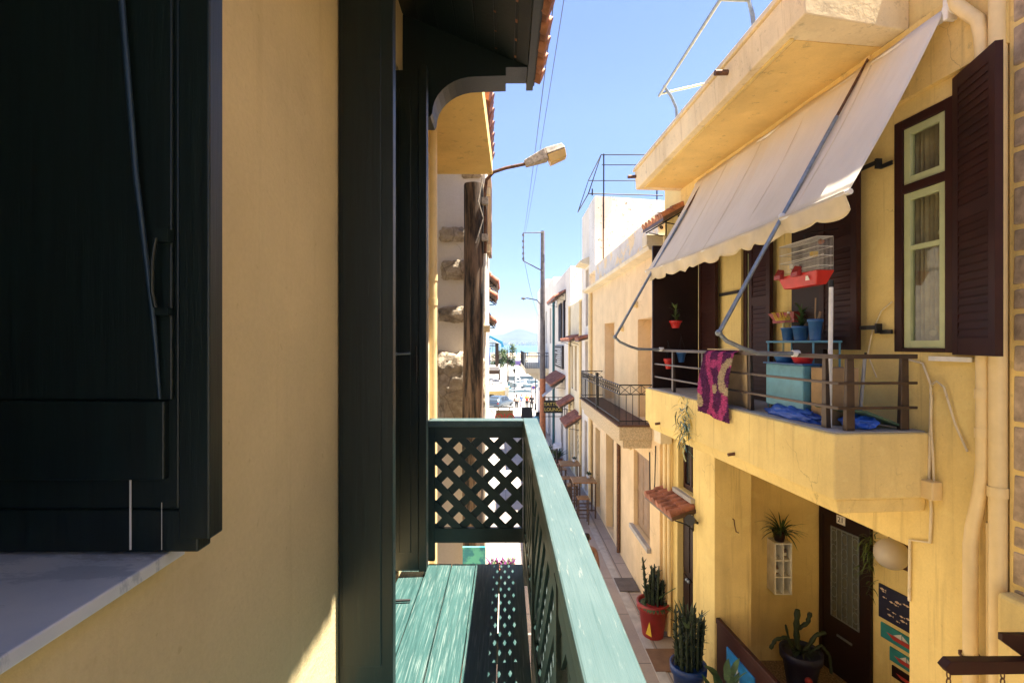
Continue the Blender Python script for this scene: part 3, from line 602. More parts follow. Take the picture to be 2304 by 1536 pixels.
# shutter leaves: the near one swung out a little, the others flat to the wall
def swung(s0, o0, s1, o1):
    L = math.hypot(s1-s0, o1-o0); us, uo = (s1-s0)/L, (o1-o0)/L
    return (lambda a, b, z: Rf(s0+us*a-uo*b, o0+uo*a+us*b, z)), L
f, L = swung(3.80, .025, 3.335, .205)
louver_leaf(Y1, lambda a, b, z: f(a, b, z), 0, L, 0, -.085, 1.96, m_brown, .045)
louver_leaf(Y1, Rf, 4.63, 5.12, .06, -.06, 1.95, m_brown, .045)
louver_leaf(Y1, Rf, 5.96, 6.40, .05, -.68, 1.7, m_brown, .045); louver_leaf(Y1, Rf, 7.25, 7.75, .05, -.68, 1.7, m_brown, .045)
p = MB(Rf); p.box(5.13, 5.63, .002, .05, -.68, 1.9); p.build("door", m_brownd, Y1, .005)
for z in (.12, 1.55): p = MB(Rf); p.box(4.45, 4.64, .06, .075, z, z+.035); p.box(4.44, 4.46, .02, .075, z-.035, z+.05); p.box(4.33, 4.45, .02, .035, z-.04, z-.005); p.build("shutter_hinge", m_iron, Y1)
p = MB(Rf); p.box(6.75, 7.24, .02, .04, .66, .70); p.build("shutter_hinge", m_iron, Y1)
# porch
p = MB()
ce = -1.66; fz = -4.95
A1 = Rf(7.45, -.0, 0); A2 = (3.57, 7.45, 0); A2b = (3.57, 8.0, 0); A3 = (4.91, 8.0, 0); A4 = (5.25, 6.35, 0); A5 = (5.2, 4.6, 0); A6 = Rf(4.19, -.002, 0); A7 = Rf(4.19, -1.9, 0)
def vw(a, b, z0=fz, z1=ce): p.quad((a[0], a[1], z0), (a[0], a[1], z1), (b[0], b[1], z1), (b[0], b[1], z0))
vw(A1, A2); vw(A2, A2b); vw(A2b, A3); vw(A3, A4); vw(A4, A7); vw(A7, A6)
pl = [A1, A2, A2b, A3, A4, A7, A6]; p.add([(a[0], a[1], ce) for a in pl], [tuple(range(7))]); po = p.build("porch", m_yellow, Y1)
p = MB(); p.add([(a[0], a[1], fz) for a in pl], [tuple(range(7))]); p.build("porch_floor", m_terr, po)
p = MB(Dw); p.box(.03, .10, .001, .05, -4.95, -2.5); p.box(.85, .92, .001, .05, -4.95, -2.5); p.box(.101, .849, .001, .05, -2.62, -2.5); p.box(.101, .849, .001, .035, -4.95, -2.621); fd = p.build("front_door", m_brownd, Y1, .004)
p = MB(Dw); p.box(.25, .27, .036, .05, -4.1, -2.75); p.box(.72, .74, .036, .05, -4.1, -2.75); p.box(.271, .719, .036, .05, -2.77, -2.75); p.box(.271, .719, .036, .05, -4.1, -4.08)
for q in (.36, .45, .54, .63): p.tube([(q, .045, -4.08), (q, .045, -2.77)], .006, 5)
for i in range(6):
    z = -2.88-.21*i
    for q in (.31, .495, .68): p.tube([(q+.05*math.cos(a), .045, z+.08*math.sin(a)) for a in [R_(30*k) for k in range(13)]], .005, 5)
p.build("door_grille", m_steel, fd)
p = MB(Dw); p.quad((.26, .038, -4.09), (.26, .038, -2.76), (.73, .038, -2.76), (.73, .038, -4.09)); p.build("pane", M("frosted_door_glass", (.10, .105, .085), .25), fd)
p = MB(Dw); p.box(.36, .62, .036, .05, -4.36, -4.33); p.build("letter_slot", m_steel, fd)
p = MB(Dw); p.box(.37, .52, .051, .062, -2.67, -2.545); npl = p.build("house_number", m_whitep, Y1, .004)
text_part("number", "21", .11, m_iron, npl, Dw(.445, .0635, -2.607), Vector(Dw(1, 0, 0))-Vector(Dw(0, 0, 0)), (0, 0, 1), ext=.001)
# lower door, window, canopy, pipes
p = MB(Rf); p.box(8.16, 8.74, -.15, -.10, -5.0, -2.76); p.box(8.2, 8.43, -.099, -.08, -4.9, -3.9); p.box(8.47, 8.7, -.099, -.08, -4.9, -3.9); p.box(8.2, 8.43, -.099, -.08, -3.8, -2.85); p.box(8.47, 8.7, -.099, -.08, -3.8, -2.85); ld = p.build("door", m_brownd, Y1, .004)
for s in (8.42, 8.49): p = MB(Rf); p.ball(Rf(0, 0, 0) and (s, -.05, -3.92), .03); p.build("door_handle", m_steel, ld)
p = MB(Rf); p.box(8.16, 8.22, -.15, -.09, -2.44, -1.46); p.box(8.65, 8.71, -.15, -.09, -2.44, -1.46); p.box(8.4, 8.46, -.15, -.09, -2.44, -1.46); p.box(8.2, 8.67, -.148, -.088, -1.54, -1.46); p.box(8.2, 8.67, -.148, -.088, -2.44, -2.36); lw = p.build("window", m_brown, Y1)
p = MB(Rf); p.quad((8.2, -.12, -2.4), (8.2, -.12, -1.5), (8.67, -.12, -1.5), (8.67, -.12, -2.4)); p.build("pane", m_dglass, lw)
p = MB(Rf); p.box(8.08, 8.80, 0, .07, -2.53, -2.46); p.build("window_sill", m_kerb, Y1)
canopy(Y1, Rf, 8.05, 9.25, .40, -2.60, -2.72); canopy(Y1, Rf, 8.35, 9.3, .42, 2.28, 2.06, m_terra2)
p = MB(Rf); p.box(8.5, 9.2, 0, .04, .85, 1.9); p.build("shutter", m_brownd, Y1)
def pipe(pts, r, collars=(), name="drainpipe", m=m_pipe):
    p = MB(Rf); p.tube(pts, r, 14)
    for (s, o, z) in collars: p.tube([(s, o, z-.035), (s, o, z+.035)], r*1.14, 14)
    return p.build(name, m, Y1)
pipe([(3.452, .05, 3.4), (3.452, .05, -5.15)], .050, [(3.452, .05, -1.0)])
pipe([(3.69, .13, 3.4), (3.69, .13, 2.52), (3.675, .12, 2.42), (3.62, .10, 2.33), (3.56, .08, 2.24), (3.545, .07, 2.12), (3.54, .06, 1.9), (3.54, .06, -.8), (3.545, .065, -.95), (3.565, .07, -1.1), (3.60, .075, -1.28), (3.612, .08, -1.42), (3.612, .08, -5.15)], .043, [(3.54, .06, -.35), (3.54, .06, -.62)])
pipe([(3.53, .03, -1.25), (3.53, .03, -5.1)], .016, [(3.53, .03, -1.27)], "conduit")
p = MB(Rf); p.tube([(3.612+.058*math.cos(a), .08+.058*math.sin(a), -2.2+.008*math.sin(3*a)) for a in [R_(30*i) for i in range(13)]], .010, 6); p.build("pipe_clamp", m_rust, Y1)
pipe([(9.12, .06, 1.9), (9.12, .06, -5.1)], .045, [(9.12, .06, -1.6)]); pipe([(8.95, .06, -1.25), (8.95, .06, -5.1)], .035)
p = MB(Rf); p.box(8.9, 9.2, .03, .24, -1.75, -1.45); p.build("downpipe_box", m_cream, Y1, .01)
p = MB(Rf); p.box(3.90, 4.04, .0, .085, -1.20, -1.06); p.build("junction_box", m_pipe, Y1, .008)
p = MB(); a_ = (3.30, 7.44, -2.55); p.tube([a_, (3.30, 7.40, -2.55), (3.305, 7.39, -2.63), (3.33, 7.40, -2.72), (3.37, 7.41, -2.74)], .008, 6); p.build("wall_hook", m_rust, Y1)
for s in (5.45, 7.5): p = MB(Rf); p.tube([(s, .79, -1.16), (s, .87, -1.17)], .018, 8); p.build("drain_spout", m_rust, bs)
p = MB(Rf)
p.tube([(4.2, .02, -.13), (4.05, .02, -.16), (3.98, .02, -.32), (3.97, .03, -.6), (3.96, .02, -.9), (3.95, .02, -1.18)], .009, 6)
p.tube([(3.98, .02, -.33), (3.92, .03, -.29), (3.86, .03, -.33), (3.78, .02, -.6), (3.69, .02, -.78)], .008, 6)
p.tube([(3.97, .025, -.4), (3.99, .02, -.9), (4.0, .015, -1.1), (3.98, .015, -1.3), (3.99, .015, -1.55), (4.17, .015, -1.6), (4.18, .012, -2.1)], .011, 6)
p.tube([(4.34, .02, .35), (4.45, .02, .28), (4.55, .02, .1), (4.60, .02, -.1), (4.5, .02, -.3)], .006, 5)
p.build("cables", m_cream, Y1)
p = MB(Rf); p.box(3.64, 3.98, .02, .04, -.135, -.10); p.build("window_ledge", m_whitep, Y1)
# corner by the right edge: stones and a thick lower block belong to the next house
p = MB(Rf); p.box(3.0, 3.395, -6, .03, -5.15, 4.5); S1 = p.build("rubble_corner_house", m_yellow2); tag(S1, "old house with bare rubble stone strip at the right edge beyond the drainpipes", "house")
S1q = MB(Rf); z = -2.6
while z < 3.2:
    h = rnd.uniform(.16, .34); s0 = 3.13+rnd.uniform(-.05, .09)
    S1q.hexa([(s0, .02, z), (3.375+rnd.uniform(-.03, .015), .02, z), (3.37, .036, z+.01), (s0+.02, .038, z+.01), (s0+.01, .02, z+h-.02), (3.37+rnd.uniform(-.03, .015), .02, z+h-.02), (3.365, .036, z+h-.03), (s0+.03, .038, z+h-.03)]); z += h
S1q.build("quoin_stones", m_stone2, S1, .02)
p = MB(Rf); p.hexa([(2.9, 0, -5.15), (3.46, 0, -5.15), (3.46, .14, -5.15), (2.9, .14, -5.15), (2.9, 0, -1.62), (3.47, 0, -1.55), (3.46, .14, -1.72), (2.9, .14, -1.66)]) if False else p.box(2.9, 3.37, .031, .16, -5.15, -1.62); p.build("plinth", m_yellow, S1, .03)
# ------------------------------------------------------------------ peach house with the iron balcony
def house(name, label, s0, s1, z0, z1, holes, m, depth=.25, back=-6, o=0, dark=True):
    t = thing(name, label, "house", Sf((s0+s1)/2, o, z0))
    mb = MB(Sf); mb.wall(s0, s1, z0, z1, holes, depth, o); mb.shell(s0, s1, z0, z1, back, o); mb.build("wall", m, t)
    return t
def closed(t, holes, m, o, frame=None):
    for a, b, c, d in holes:
        p = MB(Sf); p.box(a+.002, b-.002, o-.05, o, c+.002, d-.002); q = p.build("door" if d-c > 1.9 else "window", m, t)
        if frame:
            p = MB(Sf); w = .07; p.box(a+.01, a+w, o+.001, o+.03, c+.01, d-.01); p.box(b-w, b-.01, o+.001, o+.03, c+.01, d-.01); p.box(a+w, b-w, o+.001, o+.028, d-w, d-.01)
            p.box((a+b)/2-.03, (a+b)/2+.03, o+.001, o+.027, c+.05, d-w); p.build("frame", frame, q)
hl = [(9.95, 11.2, -3.95, -2.3), (13.3, 14.3, -5.1, -2.45), (15.2, 16.0, -5.1, -2.6), (16.4, 17.0, -5.1, -2.6)]
hu = [(9.72, 10.85, -1.55, .50), (13.2, 14.5, -1.55, .55)]
PH = house("peach_house", "peach house with a black iron balcony, deep window recesses and a peeling parapet", 9.31, 17.2, -5.3, 1.66, hl+hu, m_peach, .30)
closed(PH, hu, m_pink, -.27); closed(PH, hl[1:], m_shut, -.22, m_legw)
p = MB(Sf); p.quad((9.9, -.29, -4), (9.9, -.29, -2.2), (11.3, -.29, -2.2), (11.3, -.29, -4)); p.build("dark_backing", m_dark, PH)
for a, b in ((9.97, 10.37), (10.38, 10.78), (10.79, 11.19)): louver_leaf(PH, Sf, a, b, -.12, -3.93, -2.32, m_shut, .04)
p = MB(Sf); p.box(9.85, 11.3, -.01, .08, -4.04, -3.952); p.build("window_sill", m_kerb, PH)
p = MB(Sf); p.hexa([(9.31, -.1, 1.64), (17.3, -.1, 1.64), (17.3, .20, 1.70), (9.31, .20, 1.70), (9.31, -.1, 1.80), (17.3, -.1, 1.80), (17.3, .22, 1.78), (9.31, .22, 1.78)]); p.box(9.31, 9.62, -.2, .24, 1.781, 1.98); p.build("cornice", m_cream, PH, .01)
p = MB(Sf); p.box(9.4, 16.0, -.25, .005, 1.801, 2.42); p.build("parapet", m_parapet, PH, .01)
p = MB(Sf); p.box(9.8, 14.8, 0, .63, -1.86, -1.60); p.box(9.84, 14.76, .001, .55, -2.02, -1.861); bk = p.build("balcony", m_creamr, PH, .012)
p = MB(Sf); p.box(9.77, 14.83, 0, .665, -1.599, -1.565); p.build("balcony_edge", m_rust, bk, .008)
p = MB(Sf); r = MB(Sf)
def rail_run(f, L):
    for z in (-.80, -.98, -1.49): r.tube([f(0, z), f(L, z)], .012, 6)
    n = int(L/.12)
    for i in range(n+1): x = L*i/n; r.tube([f(x, -1.56), f(x, -.98)], .007, 5)
    n = max(2, int(L/.2))
    for i in range(n): a, b = L*i/n, L*(i+1)/n; r.tube([f(a, -.98), f(b, -.80)], .006, 5); r.tube([f(b, -.98), f(a, -.80)], .006, 5); r.tube([f(b, -.98), f(b, -.80)], .006, 5)
rail_run(lambda u, z: (9.8+u, .62, z), 5.0); rail_run(lambda u, z: (9.8, u, z), .62); rail_run(lambda u, z: (14.8, u, z), .62)
r.tube([(12.2, .62, -1.56), (12.2, .62, -.70)], .035, 8); r.build("railing", m_iron, bk)
p = MB(Sf); p.tube([(12.5, .05, -2.0), (12.5, .05, -5.1)], .045, 10); p.tube([(12.55, .09, -2.1), (12.44, .1, -2.2), (12.6, .08, -2.2), (12.5, .09, -2.35)], .012, 6); p.build("rusty_drainpipe", m_rust, PH)
p = MB(Sf); p.tube([(16.6, .06, 1.62), (16.6, .06, -5.1)], .07, 10); p.build("drainpipe", m_pipe, PH)
for s, z in ((10.9, .82), (11.4, -2.3), (12.2, .35)): p = MB(Sf); p.tube([(s, 0, z), (s, .06, z)], .07, 12); p.ball((s, .07, z), .05); p.build("wall_lamp", m_pipe, PH)
p = MB(Sf); p.tube([(9.5, .02, -1.9), (9.45, .05, -2.6), (9.6, .05, -3.0), (9.75, .05, -2.9), (9.9, .02, -2.1)], .012, 6); p.build("cable", m_iron, PH)
# white tall house with the roof frame
hb = [(17.3, 17.95, .60, 2.55), (17.45, 18.05, -1.2, .05), (17.6, 18.2, -5.2, -2.7)]
B3 = house("tall_white_house", "tall white house with mould stains and rust streaks under a roof frame", 17.21, 18.8, -5.4, 4.6, hb, m_white, .2)
closed(B3, hb, m_shut, -.18, m_legw)
p = MB(); p.hexa([(2.795, 16.05, 2.3), (6.5, 16.9, 2.3), (6.5, 17.2, 2.3), (2.795, 17.2, 2.3), (2.795, 16.05, 4.62), (6.5, 16.9, 4.62), (6.5, 17.2, 4.62), (2.795, 17.2, 4.62)]); p.build("gable_wall", m_whitem, B3)
p = MB(Sf); p.hexa([(17.15, 0, 2.62), (18.1, 0, 2.62), (18.2, .32, 2.70), (17.1, .32, 2.70), (17.15, 0, 2.9), (18.1, 0, 2.9), (18.2, .32, 2.76), (17.1, .32, 2.76)]); p.build("window_hood", m_cream, B3)
canopy(B3, Sf, 17.3, 18.2, .35, .22, .12, m_terra, False)
p = MB(); A0 = (2.9, 16.2)
for x, y, z0, z1 in ((2.72, 16.1, 4.64, 4.85), (3.08, 16.1, 3.6, 5.95), (4.9, 16.6, 4.64, 5.95)): p.tube([(x, y, z0), (x, y, z1)], .022, 6)
p.tube([(2.60, 16.1, 4.70), (5.0, 16.3, 4.70)], .018, 6); p.tube([(2.60, 16.1, 4.70), (3.0, 16.1, 5.92), (5.0, 16.1, 5.92)], .018, 6); p.tube([(2.62, 18.6, 4.75), (3.0, 18.6, 5.9), (5.0, 18.6, 5.9)], .018, 6)
p.tube([(3.0, 16.1, 5.92), (3.0, 18.6, 5.9)], .018, 6); p.tube([(2.6, 16.1, 4.70), (2.62, 18.6, 4.75)], .018, 6); p.tube([(3.02, 16.1, 5.60), (5.0, 16.1, 5.60)], .014, 6)
p.build("roof_frame", m_iron, B3)
p = MB(); p.box(3.03, 3.11, 16.095, 16.11, 3.1, 4.62) if False else p.tube([(3.07, 16.10, 4.60), (3.07, 16.11, 2.6)], .02, 6); p.build("rusty_pipe", m_rust, B3)
# low cream house
h4 = [(18.95, 19.5, -5.3, -2.9), (19.0, 19.6, -1.9, -.1), (20.2, 20.8, -1.9, -.1), (20.0, 20.7, -5.3, -2.9), (21.2, 21.9, -5.4, -2.9), (21.3, 21.9, -1.9, -.1)]
B4 = house("low_cream_house", "low cream house with tall narrow windows between two white houses", 18.81, 22.3, -5.5, 1.62, h4, m_cream, .2)
closed(B4, h4, m_soffit, -.15, m_legw); canopy(B4, Sf, 19.0, 22.0, .45, .28, .12); canopy(B4, Sf, 18.0+.85, 20.6, .62, -2.70, -3.08); canopy(B4, Sf, 20.9, 22.25, .62, -2.25, -2.60)
p = MB(Sf); p.tube([(18.95, .05, 1.6), (18.95, .05, -5.3)], .05, 8); p.tube([(22.2, .05, 1.6), (22.2, .05, -5.3)], .05, 8); p.build("drainpipes", m_pipe, B4)
p = MB(Sf)
for i in range(14):
    s = 19.75+.12*math.sin(i*2.1); z = -3.3-.07*i; p.tube([(s, .006, z), (s+.1*math.cos(i*1.7), .006, z-.06), (s-.05, .006, z-.1)], .008, 4)
p.build("graffiti", m_iron, B4)
h5 = [(24.5, 25.4, .1, 2.0), (26.5, 27.4, .1, 2.0), (23.0, 23.9, -5.7, -3.0), (25, 26, -5.7, -3.0)]
B5 = house("white_shuttered_house", "white house with dark shutters, a framed black board and a teal drainpipe", 22.31, 30, -6.2, 3.35, h5, m_grey, .2)
closed(B5, h5, m_brownd, -.18)
p = MB(); p.hexa([(2.795, 22.18, 1.0), (6, 23.0, 1.0), (6, 23.2, 1.0), (2.795, 22.30, 1.0), (2.795, 22.18, 3.36), (6, 23.0, 3.36), (6, 23.2, 3.36), (2.795, 22.30, 3.36)]); p.build("gable_wall", m_whitem, B5)
for a, b in ((24.0, 24.45), (25.45, 25.9), (26.05, 26.45)): louver_leaf(B5, Sf, a, b, .03, .1, 2.0, m_brownd, .05)
canopy(B5, Sf, 23.8, 28.0, .55, 2.45, 2.15); canopy(B5, Sf, 24.0, 28.5, .70, -1.55, -2.0)
p = MB(Sf); p.tube([(29.2, .08, 2.6), (29.2, .08, -6)], .07, 8); p.build("drainpipe", M("teal_pipe", (.02, .12, .13), .5), B5)
p = MB(Sf); p.box(24.6, 28.6, .03, .09, -1.25, -.12); bd = p.build("notice_board", m_brownd, B5)
p = MB(Sf)
for i in range(9):
    z = -.28-.1*i; s = 24.95+rnd.uniform(0, .3); p.box(s, s+rnd.uniform(1.6, 3.0), .091, .096, z-.035, z)
p.build("board_writing", m_whitep, bd)
p = MB(Sf); p.hexa([(24.2, 0, -1.72), (27.2, 0, -1.72), (27.4, 1.05, -2.42), (24.2, 1.05, -2.55), (24.2, 0, -1.70), (27.2, 0, -1.70), (27.4, 1.05, -2.40), (24.2, 1.05, -2.53)]); p.build("awning_sheet", M("grey_awning_sheet", (.50, .49, .47), .8), B5)
h6 = [(31.5, 32.6, 0, 2.2), (35, 36, 0, 2.2), (39, 40, 0, 2.2), (32, 34, -6.4, -3.5)]
B6 = house("corner_white_house", "furthest white house on the right with a balcony over the street", 30.01, 45, -6.8, 3.9, h6, m_grey, .2); closed(B6, h6, m_greypole, -.15)
p = MB(Sf); p.box(33.5, 44.5, 0, 1.50, -1.98, -1.65); p.hexa([(33.6, 0, -2.6), (44, 0, -2.6), (44, .4, -2.6), (33.6, .4, -2.6), (33.6, 0, -1.99), (44, 0, -1.99), (44, 1.4, -1.99), (33.6, 1.4, -1.99)]); q = p.build("balcony", m_cream, B6)
p = MB(Sf)
for z in (-.65, -.85): p.tube([(33.5, 0, z), (33.5, 1.5, z), (44.5, 1.5, z)], .025, 5)
for i in range(12): p.tube([(33.5, 1.5*i/11, -1.64), (33.5, 1.5*i/11, -.65)], .014, 5)
for i in range(40): p.tube([(33.5+11*i/39, 1.5, -1.64), (33.5+11*i/39, 1.5, -.65)], .014, 5)
p.box(33.5, 36.5, 1.505, 1.52, -1.6, -.68); p.build("railing", m_iron, q)
p = MB(Sf); p.box(36, 44.9, -1, .001, 3.9, 4.5); p.build("parapet", m_grey, B6)

# signs, awning, things on the yellow house
SG = thing("tattoo_sign", "black hanging sign with yellow TATTOO LOUNGE lettering under a red tile canopy", "sign", (2.2, 23.5, -3))
p = MB(); p.box(1.74, 2.62, 23.48, 23.52, -3.20, -2.62); p.build("board", m_iron, SG, .01)
text_part("lettering", "TATTOO", .215, m_signgold, SG, (2.18, 23.478, -2.80), (1, 0, 0), (0, 0, 1)); text_part("lettering", "LOUNGE", .205, m_signgold, SG, (2.18, 23.478, -3.04), (1, 0, 0), (0, 0, 1))
p = MB()
for a, b in (((1.70, 23.5, -2.48), (2.8, 23.5, -2.48)), ((1.70, 23.5, -3.36), (2.75, 23.5, -3.36)), ((1.95, 23.5, -2.48), (1.95, 23.5, -2.62)), ((2.4, 23.5, -2.48), (2.4, 23.5, -2.62)), ((2.7, 23.5, -2.48), (2.7, 23.5, -3.36))): p.tube([a, b], .018, 6)
p.build("hanger", m_iron, SG)
AW = thing("striped_free_awning" if False else "balcony_awning", "wide cream canvas awning with scalloped valance hung over the yellow balcony on two steel arms", "awning", Rf(5.8, .5, 1.5))
fs0, fs1 = 3.80, 7.86
T = lambda s, k: Rf(s-.02*k, .075+.79*k-.028*math.sin(math.pi*k), 2.482-1.39*k)
n = 80; mk = 14; vs = []
for i in range(n+1):
    s = fs0+(fs1-fs0)*i/n
    for j in range(mk+1):
        k = j/mk; x, y, z = T(s, k)
        w = .022*mnoise.noise(Vector((s*2.2+k*.8, k*1.0, 1)))+.006*mnoise.noise(Vector((s*6+k*2, k*2.0, 5)))*math.sin(math.pi*min(1, k*1.1))+.012*math.exp(-k*4)*math.sin(s*6.1)*max(0, math.sin(s*1.3))
        sag = -.02*math.sin(math.pi*(s-fs0)/(fs1-fs0))*k
        vs.append((x-w, y, z+sag))
mb = MB(); mb.add(vs, [(i*(mk+1)+j, i*(mk+1)+j+1, (i+1)*(mk+1)+j+1, (i+1)*(mk+1)+j) for i in range(n) for j in range(mk)], True); ca = mb.build("canvas", m_canvas, AW)
sm_ = ca.modifiers.new("thick", 'SOLIDIFY'); sm_.thickness = .003
for f_ in (.16, .36, .56, .76, .93):
    p = MB(); s = fs0+(fs1-fs0)*f_; p.tube([tuple(Vector(T(s, k/20))+Vector((-.004-.022*mnoise.noise(Vector((s*2.2+k/20*.8, k/20, 1)))*math.sin(math.pi*min(1, k/20*1.1)), 0, 0-.02*math.sin(math.pi*f_)*k/20))) for k in range(1, 21)], .0022, 4); p.build("seam", m_valance, ca)
B0 = [Vector(T(s, 1)) for s in (fs0, fs1)]; B0[0].z -= 0; B0[1].z -= 0
vs = []; n = 132; rows = 5; nsc = 11
for i in range(n+1):
    t = i/n; c = B0[0].lerp(B0[1], t); c.z -= .02*math.sin(math.pi*t)
    L = .135+.042*abs(math.sin(math.pi*(t+.012*math.sin(t*19))*nsc))**.8+.008*math.sin(t*29)
    for j in range(rows+1):
        k = j/rows; w = .02*k*math.sin(t*37+1)+.012*k*math.sin(t*83)
        vs.append((c.x-.026+.03*k+w, c.y, c.z+.012-L*k))
mb = MB(); mb.add(vs, [(i*(rows+1)+j, i*(rows+1)+j+1, (i+1)*(rows+1)+j+1, (i+1)*(rows+1)+j) for i in range(n) for j in range(rows)], True); va = mb.build("valance", m_valance, AW)
sm_ = va.modifiers.new("thick", 'SOLIDIFY'); sm_.thickness = .003
p = MB(); nn = 24; pts = []
for i in range(nn+1): t = i/nn; c = B0[0].lerp(B0[1], t); c.z -= .02*math.sin(math.pi*t); pts.append(c)
d_ = (B0[0]-B0[1]).normalized()*.03; p.tube([pts[0]+d_]+pts+[pts[-1]-d_], .022, 10); p.build("front_bar", m_whitep, AW)
p = MB(Rf); p.tube([(3.78, .062, 2.435), (7.9, .062, 2.435)], .032, 12); p.build("roller", m_whitep, AW)
p = MB(Rf); p.box(3.735, 3.775, .002, .13, 2.36, 2.53); p.tube([(3.70, .075, 2.445), (3.78, .075, 2.445)], .055, 14); p.build("roller_bracket", m_whitep, AW, .008)
for s, zt in ((4.56, 2.545), (7.62, 2.50)):
    p = MB(); top = Vector(Rf(s, .04, zt)); el = Vector(Rf(s, 1.43, .09)); tp = top.lerp(el, .22)
    p.tube([tp, el], [.017, .019], 10); arm = p.build("awning_arm", m_steel, AW); p = MB(); p.tube([top, top.lerp(el, .30)], .0125, 8); p.build("upper_rod", m_rust, arm)
    p = MB(); p.tube([el, Vector(Rf(s, 1.36, .02)), Vector(Rf(s, 1.2, -.05)), Vector(Rf(s, 1.08, -.085)), Vector(Rf(s, .95, -.09)), Vector(Rf(s, .735, -.09))], .019, 10); p.build("lower_tube", m_steel, arm)
    p = MB(); p.ball(el, .03, 1, 8); p.build("joint", m_steel, arm); p = MB(); p.tube([Vector(Rf(s, .76, -.09)), Vector(Rf(s, .70, -.09))], .030, 10); p.build("rail_clamp", m_whitep, arm); cl = top.lerp(el, .585); p = MB(); p.ball(cl, .032, 1, 8); p.tube([cl, cl+Vector((.07, -.03, -.03))], .014, 8); p.build("bar_clamp", m_whitep, arm)
    p = MB(Rf); p.box(s-.03, s+.03, .001, .06, zt-.03, zt+.025); p.build("arm_bracket", m_pipe, AW)
# roof terrace frame
TF = thing("terrace_frame", "thin grey tube frame standing on the yellow house's roof terrace", "frame", (2.4, 6.1, 2.85))
p = MB(); p.tube([(2.42, 7.2, 2.86), (2.40, 7.2, 3.30), (2.33, 7.2, 3.46), (2.22, 7.2, 3.62)], .022, 8); p.tube([(2.45, 5.0, 2.86), (2.41, 5.0, 3.2), (2.37, 5.0, 3.35), (2.10, 5.0, 3.36)], .022, 8); p.build("leg", m_steel, TF)
p = MB(); p.tube([(2.17, 7.25, 3.50), (2.10, 4.98, 3.36)], .02, 8); p.tube([(2.17, 7.2, 3.5), (3.2, 7.3, 3.78)], .018, 8); p.tube([(2.12, 5, 3.36), (3.2, 5, 3.62)], .018, 8); p.build("top_bar", m_steel, TF)
tag(MB().lathe((2.45, 6.9, 2.94), [(.05, 0), (.11, .05), (.12, .12), (.05, .16), (.09, .20)], 10).build("rooftop_pot", m_iron), "small dark pot on the roof edge beside the tube frame", "pot")
# rug
RG = thing("shaggy_rug", "purple and pink shaggy rug with cream blobs airing over the balcony rail", "rug", Rf(5.8, .75, -.5))
n, mk = 90, 110; vs = []; fs = []; mi = []
def rugc(u, v):
    def blob(cx, cy, rx, ry): return ((u-cx)/rx)**2+((v-cy)/ry)**2 < 1
    if blob(.60, .58, .10, .07) or (blob(.98, .38, .30, .26) and not blob(1.0, .38, .12, .15)) or blob(.05, .82, .12, .10): return 2
    b = math.sin(u*7.5+1.2*math.sin(v*5.5+1)+.6)
    if abs(b) < .55 or blob(.42, .22, .12, .07) or blob(.55, .93, .12, .07): return 1
    return 0
for i in range(n+1):
    for j in range(mk+1):
        u, v = i/n, j/mk; s = 6.17-.66*u+.03*math.sin(v*4)*v
        z = -.062-.74*v-.05*u*v; o = .745+.085*math.sin(math.pi*min(1, v*1.25)/2)+.018*math.sin(u*9+v*2)*v
        if v < .06: z -= .02*(1-v/.06)**2; o -= .055*(1-v/.06)
        k = .022*(mnoise.noise(Vector((u*60, v*70, 3)))+.6*rnd.random())
        vs.append(Rf(s, o+.012+k, z+.008*(rnd.random()-.5)))
for i in range(n):
    for j in range(mk): fs.append((i*(mk+1)+j, i*(mk+1)+j+1, (i+1)*(mk+1)+j+1, (i+1)*(mk+1)+j)); mi.append(rugc((i+.5)/n+.03*(rnd.random()-.5), (j+.5)/mk+.03*(rnd.random()-.5)))
mb = MB(); mb.v = vs; mb.f = [list(f) for f in fs]; mb.sm = [False]*len(fs); mb.mi = mi; mb.build("pile", [m_purple, m_pinkr, m_creamr], RG)
vs = []
for i in range(41):
    u = i/40
    for j in range(9): v = j/8; vs.append(Rf(6.15-.72*u, .66+.025*math.sin(u*7)-.02*v, -.068-.62*v))
mb = MB(); mb.add(vs, [(i*9+j, i*9+j+1, (i+1)*9+j+1, (i+1)*9+j) for i in range(40) for j in range(8)], True)
mb.hexa([Rf(6.15, .66, -.075), Rf(5.45, .66, -.075), Rf(5.45, .75, -.075), Rf(6.15, .75, -.075), Rf(6.15, .66, -.064), Rf(5.45, .66, -.064), Rf(5.45, .75, -.064), Rf(6.15, .75, -.064)]); o = mb.build("backing", m_tan, RG); s_ = o.modifiers.new("t", 'SOLIDIFY'); s_.thickness = .008
# birdcage
BC = thing("birdcage", "white wire birdcage with a bright red tray hanging above the balcony", "birdcage", Rf(4.98, .42, .55))
a, b, c, d, z0, z1 = 4.60, 5.15, .35, .50, .645, .955
p = MB(Rf)
for i in range(34): s = a+(b-a)*i/33; p.tube([(s, c, z0), (s, c, z1), (s, d, z1), (s, d, z0)], .0016, 4)
for i in range(13): o = c+(d-c)*i/12; p.tube([(a, o, z0), (a, o, z1), (b, o, z1), (b, o, z0)], .0016, 4)
for z in (z0+.05, z0+.14, z0+.22, z1): p.tube([(a, c, z), (b, c, z), (b, d, z), (a, d, z), (a, c, z)], .0032, 5)
p.build("wire_cage", m_whitep, BC)
p = MB(Rf); p.hexa([(a+.04, c+.03, .53), (b-.04, c+.03, .53), (b-.04, d-.02, .53), (a+.04, d-.02, .53), (a-.012, c-.012, z0+.01), (b+.012, c-.012, z0+.01), (b+.012, d+.012, z0+.01), (a-.012, d+.012, z0+.01)]); p.build("tray", m_red, BC, .01)
